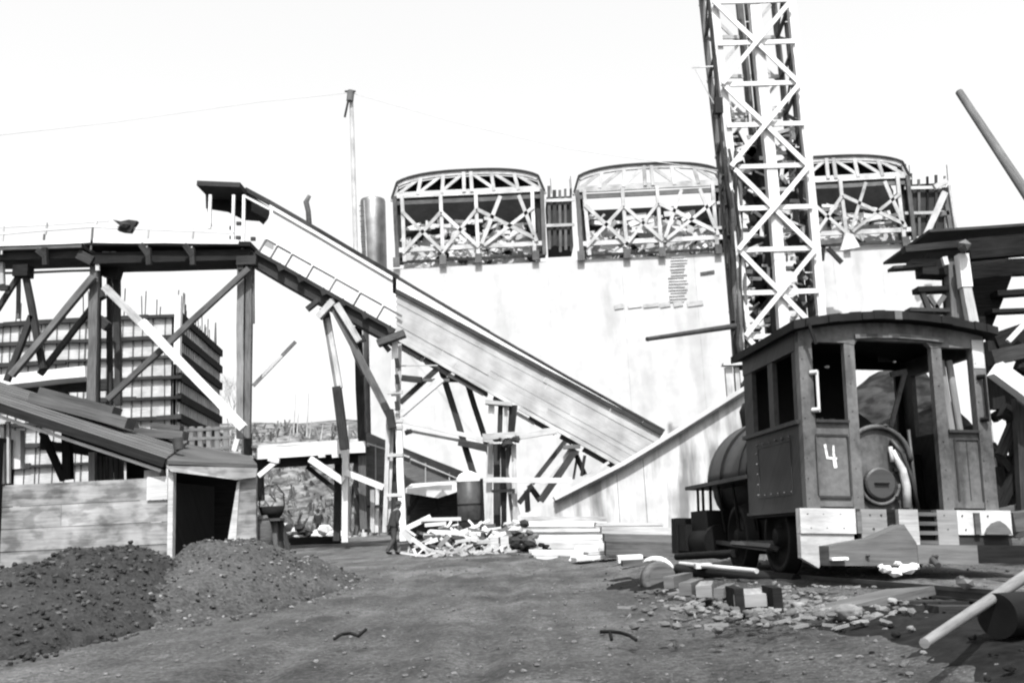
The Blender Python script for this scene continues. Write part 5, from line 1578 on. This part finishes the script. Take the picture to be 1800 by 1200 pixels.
for i in range(520):
    x = random.triangular(1090, 1640, 1330); y = random.triangular(1022, 1110, 1056)
    d = .82 * F_PX / (y - 915 + (x - 900) * .049); p = U(x, y, d)
    mb.boulder(p, random.choice([.01, .014, .018, .025, .04]), .7) if i % 6 == 0 else mb.rock(p, random.choice([.01, .014, .02, .03, .045]), .6, tone=random.choice([.2, .6, 1.0, 1.5]))
    if i % 5 == 0:
        a = random.uniform(0, 3.14); L = random.uniform(.04, .16)
        mb.beam(p, p + Vector((math.cos(a) * L, math.sin(a) * L, .01)), .02, .012, tone=2.2)
o = part('broken_stone', mb, STONE); o['kind'] = 'stuff'
# white rag heap under the end beam
mb = M(); c = U(1582, 1000, 9.6)
for dx, dz, r_ in ((-.14, .0, .07), (-.05, -.03, .08), (.05, .0, .09), (.12, .02, .07), (-.17, .035, .04), (.0, .05, .04)): mb.rock(c + Vector((dx, random.uniform(-.04, .04), dz)), r_, .65)
solo('rag_heap', mb, CHALK, 'heap of white rags on the track below the end beam', 'rags')
mb = M(); p = U(1473, 982, 9.9); mb.box(p.x - .07, p.x + .09, 9.85, 9.95, p.z - .01, p.z + .015); solo('paper_scrap', mb, CHALK, 'small white slip under the left half of the end beam', 'paper')
# pale pole lying at far right and the old drum
mb = M(); mb.tube(U(1625, 1130, 4.7), U(1815, 1004, 6.2), .024, .036, 14)
solo('pale_pole', mb, MID, 'long pale stripped pole lying across the bottom right corner', 'pole')
mb = M(); a, b = U(1760, 1078, 6.1), U(1850, 1060, 7.2)
mb.tube(U(1752, 1082, 5.5), U(1900, 1070, 5.9), .12, .12, 28); dr = solo('old_drum', mb, IRON, 'black iron drum lying in the bottom right corner', 'drum')
mb = M(); mb.rock(U(1697, 1024, 8.0), .07); mb.rock(U(1690, 1018, 8.1), .05); solo('iron_lump', mb, IRON2, 'rounded iron lump on the cinders beside the pale pole', 'lump')
# bent iron handles poking up at the bottom of the view
for x, lab in ((1085, 'bent iron rod curling out of the ground near the middle of the yard'), (620, 'bent iron hook lying on the ground left of the middle')):
    if x == 1085: pts = [(1055, 1110), (1072, 1109), (1090, 1111), (1106, 1116), (1118, 1124)]; leg = (1072, 1110, 1075, 1124)
    else: pts = [(588, 1122), (600, 1114), (616, 1112), (630, 1117)]; leg = (644, 1105, 629, 1118)
    d = 7.4 if x == 1085 else 8.1
    mb = M(); mb.path([U(a, b, d - (b - 1109) * .02) for a, b in pts], .013, 8); mb.tube(U(leg[0], leg[1], d), U(leg[2], leg[3], d - .05), .013)
    solo('iron_hook', mb, IRON, lab, 'hook')

# ================================================================== RIGHT STAGING
SD = 24.0
t = thing('timber_staging', 'dark heavy timber staging with a broad top deck at the far right', 'staging', G(1720, SD))
mb = M(); mb.beam(U(1588, 440, SD - .3), U(1712, 428, SD - .3), .17, .3); part('deck_edge', mb, DARK, t)
mb = M(); mb.beam(U(1700, 440, SD - .5), U(1880, 424, SD - .5), .5, .3); part('deck_edge', mb, BLACK, t)
mb = M(); mb.beam(U(1590, 436, SD + 1.5), U(1880, 416, SD + 1.5), .07, 3.2); part('deck', mb, DARK, t)
mb = M(); mb.rock(U(1694, 432, SD - .8), .16, 1.1); part('beam_end', mb, GREY, t)
mb = M(); mb.beam(U(1702, 460, SD - .2), U(1768, 452, SD - .2), .17, .2); part('ledger', mb, PALE, t)
mb = M(); mb.prism([U(x, y, SD + .3) for x, y in ((1632, 445), (1705, 440), (1712, 570), (1668, 570), (1664, 488), (1618, 486), (1616, 468), (1640, 462))], (0, .3, 0)); part('shuttering', mb, BLACK, t)
mb = M(); mb.prism([U(x, y, SD + .2) for x, y in ((1700, 458), (1880, 450), (1880, 478), (1780, 482), (1766, 520), (1744, 574), (1712, 574))], (0, .3, 0)); part('shuttering', mb, BLACK, t)
for x0, y0, x1, y1, w, m_ in ((1565, 473, 1640, 468, .07, DARK), (1598, 463, 1640, 462, .12, DARK), (1608, 511, 1672, 509, .13, BLACK), (1594, 546, 1680, 548, .09, DARK), (1616, 478, 1664, 480, .2, BLACK), (1748, 518, 1900, 508, .13, BLACK), (1738, 549, 1900, 543, .09, BLACK)):
    one('ledger', t, m_, x0, y0, x1, y1, SD, w, .4)
one('post', t, WHITE, 1690, 448, 1697, 506, SD - .5, .26)
one('post', t, PALE, 1697, 506, 1709, 568, SD - .5, .22, label='lower length of the pale post, shade put into its colour')  # greyer timber from here down: the post's shadow put into the colour
one('post', t, PALE, 1709, 568, 1752, 905, SD - .5, .22)
one('post', t, GREY, 1672, 460, 1680, 570, SD - .1, .3); one('post', t, WHITE, 1659, 452, 1663, 466, SD - .4, .12)
one('raking_brace', t, DARK, 1620, 512, 1634, 548, SD - .1, .12); one('raking_brace', t, GREY, 1660, 520, 1640, 548, SD - .1, .1); one('raking_brace', t, GREY, 1632, 520, 1650, 546, SD - .1, .1)
one('raking_brace', t, WHITE, 1748, 648, 1830, 708, SD - 2, .36); one('raking_brace', t, PALE, 1772, 600, 1800, 570, SD - 1.2, .1)
for x0, y0, x1, y1, w, m_ in ((1745, 605, 1880, 560, .5, BLACK), (1740, 630, 1880, 600, .35, DARK), (1745, 600, 1880, 660, .35, BLACK), (1800, 700, 1758, 800, .2, DARK), (1810, 780, 1752, 900, .2, BLACK), (1762, 720, 1820, 750, .3, BLACK), (1760, 800, 1766, 900, .3, BLACK), (1790, 700, 1800, 900, .22, DARK), (1752, 905, 1880, 880, .3, GREY)):
    one('raking_brace', t, m_, x0, y0, x1, y1, SD - 1.0 + random.uniform(-.5, 1), w)
for x0, y0, x1, y1, w, m_ in ((1744, 640, 1800, 700, .3, BLACK), (1750, 690, 1812, 735, .26, BLACK), (1742, 600, 1752, 720, .3, BLACK), (1788, 640, 1830, 660, .3, DARK), (1746, 735, 1800, 700, .22, BLACK), (1775, 735, 1790, 905, .14, BLACK), (1742, 780, 1800, 860, .16, DARK), (1790, 820, 1850, 700, .3, BLACK), (1740, 860, 1840, 905, .3, BLACK), (1745, 820, 1762, 905, .34, BLACK)):
    one('raking_brace', t, m_, x0, y0, x1, y1, SD - .6 + random.uniform(-.4, .4), w)
# heavy timbers at lower right by the beam end
mb = M(); mb.beam(U(1766, 918, 12), U(1900, 900, 12.5), .22, .3); solo('squared_timber', mb, GREY, 'heavy timber running off the right edge behind the end beam', 'timber')

# derrick boom
mb = M(); mb.tube(U(1686, 162, 30), U(1850, 410, 27), .12, .16, 12)
solo('derrick_boom', mb, GREY, 'bare slanting boom pole against the sky at the upper right', 'boom')

# ================================================================== PEOPLE
def skinned(name, chains, m_, parent, subd=1):
    """chains: list of (points, radii, parent chain index or None); one connected surface"""
    me = bpy.data.meshes.new(name); verts = []; edges = []; rad = []; idx = {}
    for ci, (pts, rs, root) in enumerate(chains):
        prev = root if root is None else idx[root]
        for k, (p, r) in enumerate(zip(pts, rs)):
            verts.append(p); rad.append(r); vi = len(verts) - 1; idx[(ci, k)] = vi
            if prev is not None: edges.append((prev, vi))
            prev = vi
    me.from_pydata(verts, edges, [])
    ob = bpy.data.objects.new('tmp', me); C.objects.link(ob)
    sk = ob.modifiers.new('s', 'SKIN')
    for i, r in enumerate(rad):
        rr = r if isinstance(r, tuple) else (r, r)
        me.skin_vertices[0].data[i].radius = rr
        me.skin_vertices[0].data[i].use_root = (i == 0)
    sb = ob.modifiers.new('d', 'SUBSURF'); sb.levels = subd; sb.render_levels = subd
    dg = bpy.context.evaluated_depsgraph_get(); dg.update()
    nm = bpy.data.meshes.new_from_object(ob.evaluated_get(dg))
    bpy.data.objects.remove(ob)
    nm.name = name; nm.materials.clear(); nm.materials.append(m_)
    nm.polygons.foreach_set('use_smooth', [True] * len(nm.polygons))
    o = bpy.data.objects.new(name, nm); C.objects.link(o); o.parent = parent
    return o

def person(label, loc, rz, scale, lean, group=None):
    t = thing('person', label, 'person', loc, None)
    t.rotation_euler = (0, 0, rz); t.scale = (scale,) * 3
    # faces +y; 1.75 m tall; walking: left leg forward, right leg back, shoulders stooped
    L = lean
    hip = (0, 0, .92)
    sh = (0, .10 * L, 1.42); nk = (0, .13 * L, 1.50); hd = (0, .17 * L, 1.62)
    legs = {-1: [(-.10, 0, .88), (-.11, .10, .50), (-.12, .17, .09)], 1: [(.10, 0, .88), (.11, .0, .50), (.13, -.26, .12)]}
    arms = {-1: [(-.19, .10 * L, 1.40), (-.27, .03, 1.13), (-.24, .16, .92)], 1: [(.19, .10 * L, 1.40), (.27, .06, 1.13), (.25, .12, .90)]}
    body = [([hip, (0, .03, 1.1), (0, .07 * L, 1.28), sh, nk, (0, .15 * L, 1.56), (0, .165 * L, 1.64), (0, .16 * L, 1.71)], [(.15, .11), (.145, .11), (.17, .12), (.16, .1), .06, (.075, .085), (.082, .1), (.05, .065)], None)]
    for s in (-1, 1):
        body.append((legs[s], [.095, .06, .042], (0, 0)))
        f = legs[s][2]; body.append(([(f[0], f[1] + .08, f[2] - .05), (f[0], f[1] + .17, f[2] - .055)], [.038, .03], (len(body) - 1, 2)))
        body.append((arms[s], [.06, .045, .03], (0, 3)))
        h = arms[s][2]; ai = len(body) - 1
        body.append(([(h[0], h[1] + .02, h[2] - .07)], [(.035, .02)], (ai, 2)))
        pi = len(body) - 1
        for k in range(4):
            fx = (k - 1.5) * .018
            body.append(([(h[0] + fx, h[1] + .03, h[2] - .11), (h[0] + fx, h[1] + .045, h[2] - .14 - .008 * (1.5 - abs(k - 1.5)))], [.009, .008], (pi, 0)))
        body.append(([(h[0] - s * .035, h[1] + .045, h[2] - .09), (h[0] - s * .04, h[1] + .06, h[2] - .12)], [.01, .009], (pi, 0)))
    skinned('body', body, SKIN, t, 2)
    # clothes follow the limbs, a little fuller
    coat = [([(0, .0, .80), (0, .02, 1.0), (0, .07 * L, 1.26), sh, (0, .12 * L, 1.47)], [(.25, .2), (.23, .18), (.235, .17), (.21, .14), (.08, .07)], None)]
    for s in (-1, 1):
        a = arms[s]; coat.append(([a[0], a[1], (a[2][0], a[2][1] - .01, a[2][2] + .03)], [.08, .062, .05], (0, 3)))
    skinned('coat', coat, CLOTH, t, 2)
    tr = [([(0, 0, .93)], [(.155, .12)], None)]
    for s in (-1, 1): tr.append((legs[s][:2] + [(legs[s][2][0], legs[s][2][1], legs[s][2][2] + .02)], [.115, .085, .07], (0, 0)))
    skinned('trousers', tr, CLOTH2, t, 2)
    for s in (-1, 1):
        f = legs[s][2]; skinned('boot', [([(f[0], f[1] - .03, f[2] + .03), (f[0], f[1] + .02, f[2] - .04), (f[0], f[1] + .18, f[2] - .05)], [.055, .052, .042], None)], IRON, t, 2)
    mb = M(); mb.lathe(Vector((0, .165 * L, 1.655)), [(.165, 0), (.165, .012), (.1, .015), (.095, .1), (.06, .12), (0, .115)], 18, axis=Vector((0, -.15, 1))); mb.v = [v for v in mb.v]
    part('hat', mb, CLOTH, t, local=True)
    mb = M(); fy = .165 * L + .098
    mb.rock(Vector((0, fy + .012, 1.615)), .018, 1.5); part('nose', mb, SKIN, t, local=True)
    mb = M()
    for s in (-1, 1): mb.rock(Vector((s * .032, fy - .008, 1.64)), .011)
    mb.rock(Vector((0, fy - .004, 1.572)), .016, .35); part('eyes_and_mouth', mb, CLOTH, t, local=True)
    mb = M()
    for s in (-1, 1): mb.rock(Vector((s * .085, .16 * L, 1.62)), .022, 1.4)
    part('ears', mb, SKIN, t, local=True)
    return t
random.seed(71); mb = M()
for i in range(260):
    x = random.triangular(712, 1000, 800); p = G(x, random.uniform(29.5, 34.5)); p = p + Vector((0, 0, random.uniform(0, .12)))
    a = random.uniform(0, 6.28); L = random.uniform(.15, .7)
    mb.beam(p, p + Vector((math.cos(a) * L, math.sin(a) * L * .5, random.uniform(-.02, .25))), random.uniform(.03, .08), .03)
o = part('splinters', mb, PALE); o['kind'] = 'stuff'
person('stooping man in dark coat and trousers walking past the white ladder bent', G(691, 34.5), R(-60), 1.04, 1.5)
person('distant man in dark clothes standing under the loading deck', G(561, 57), R(170), 1.0, .8)
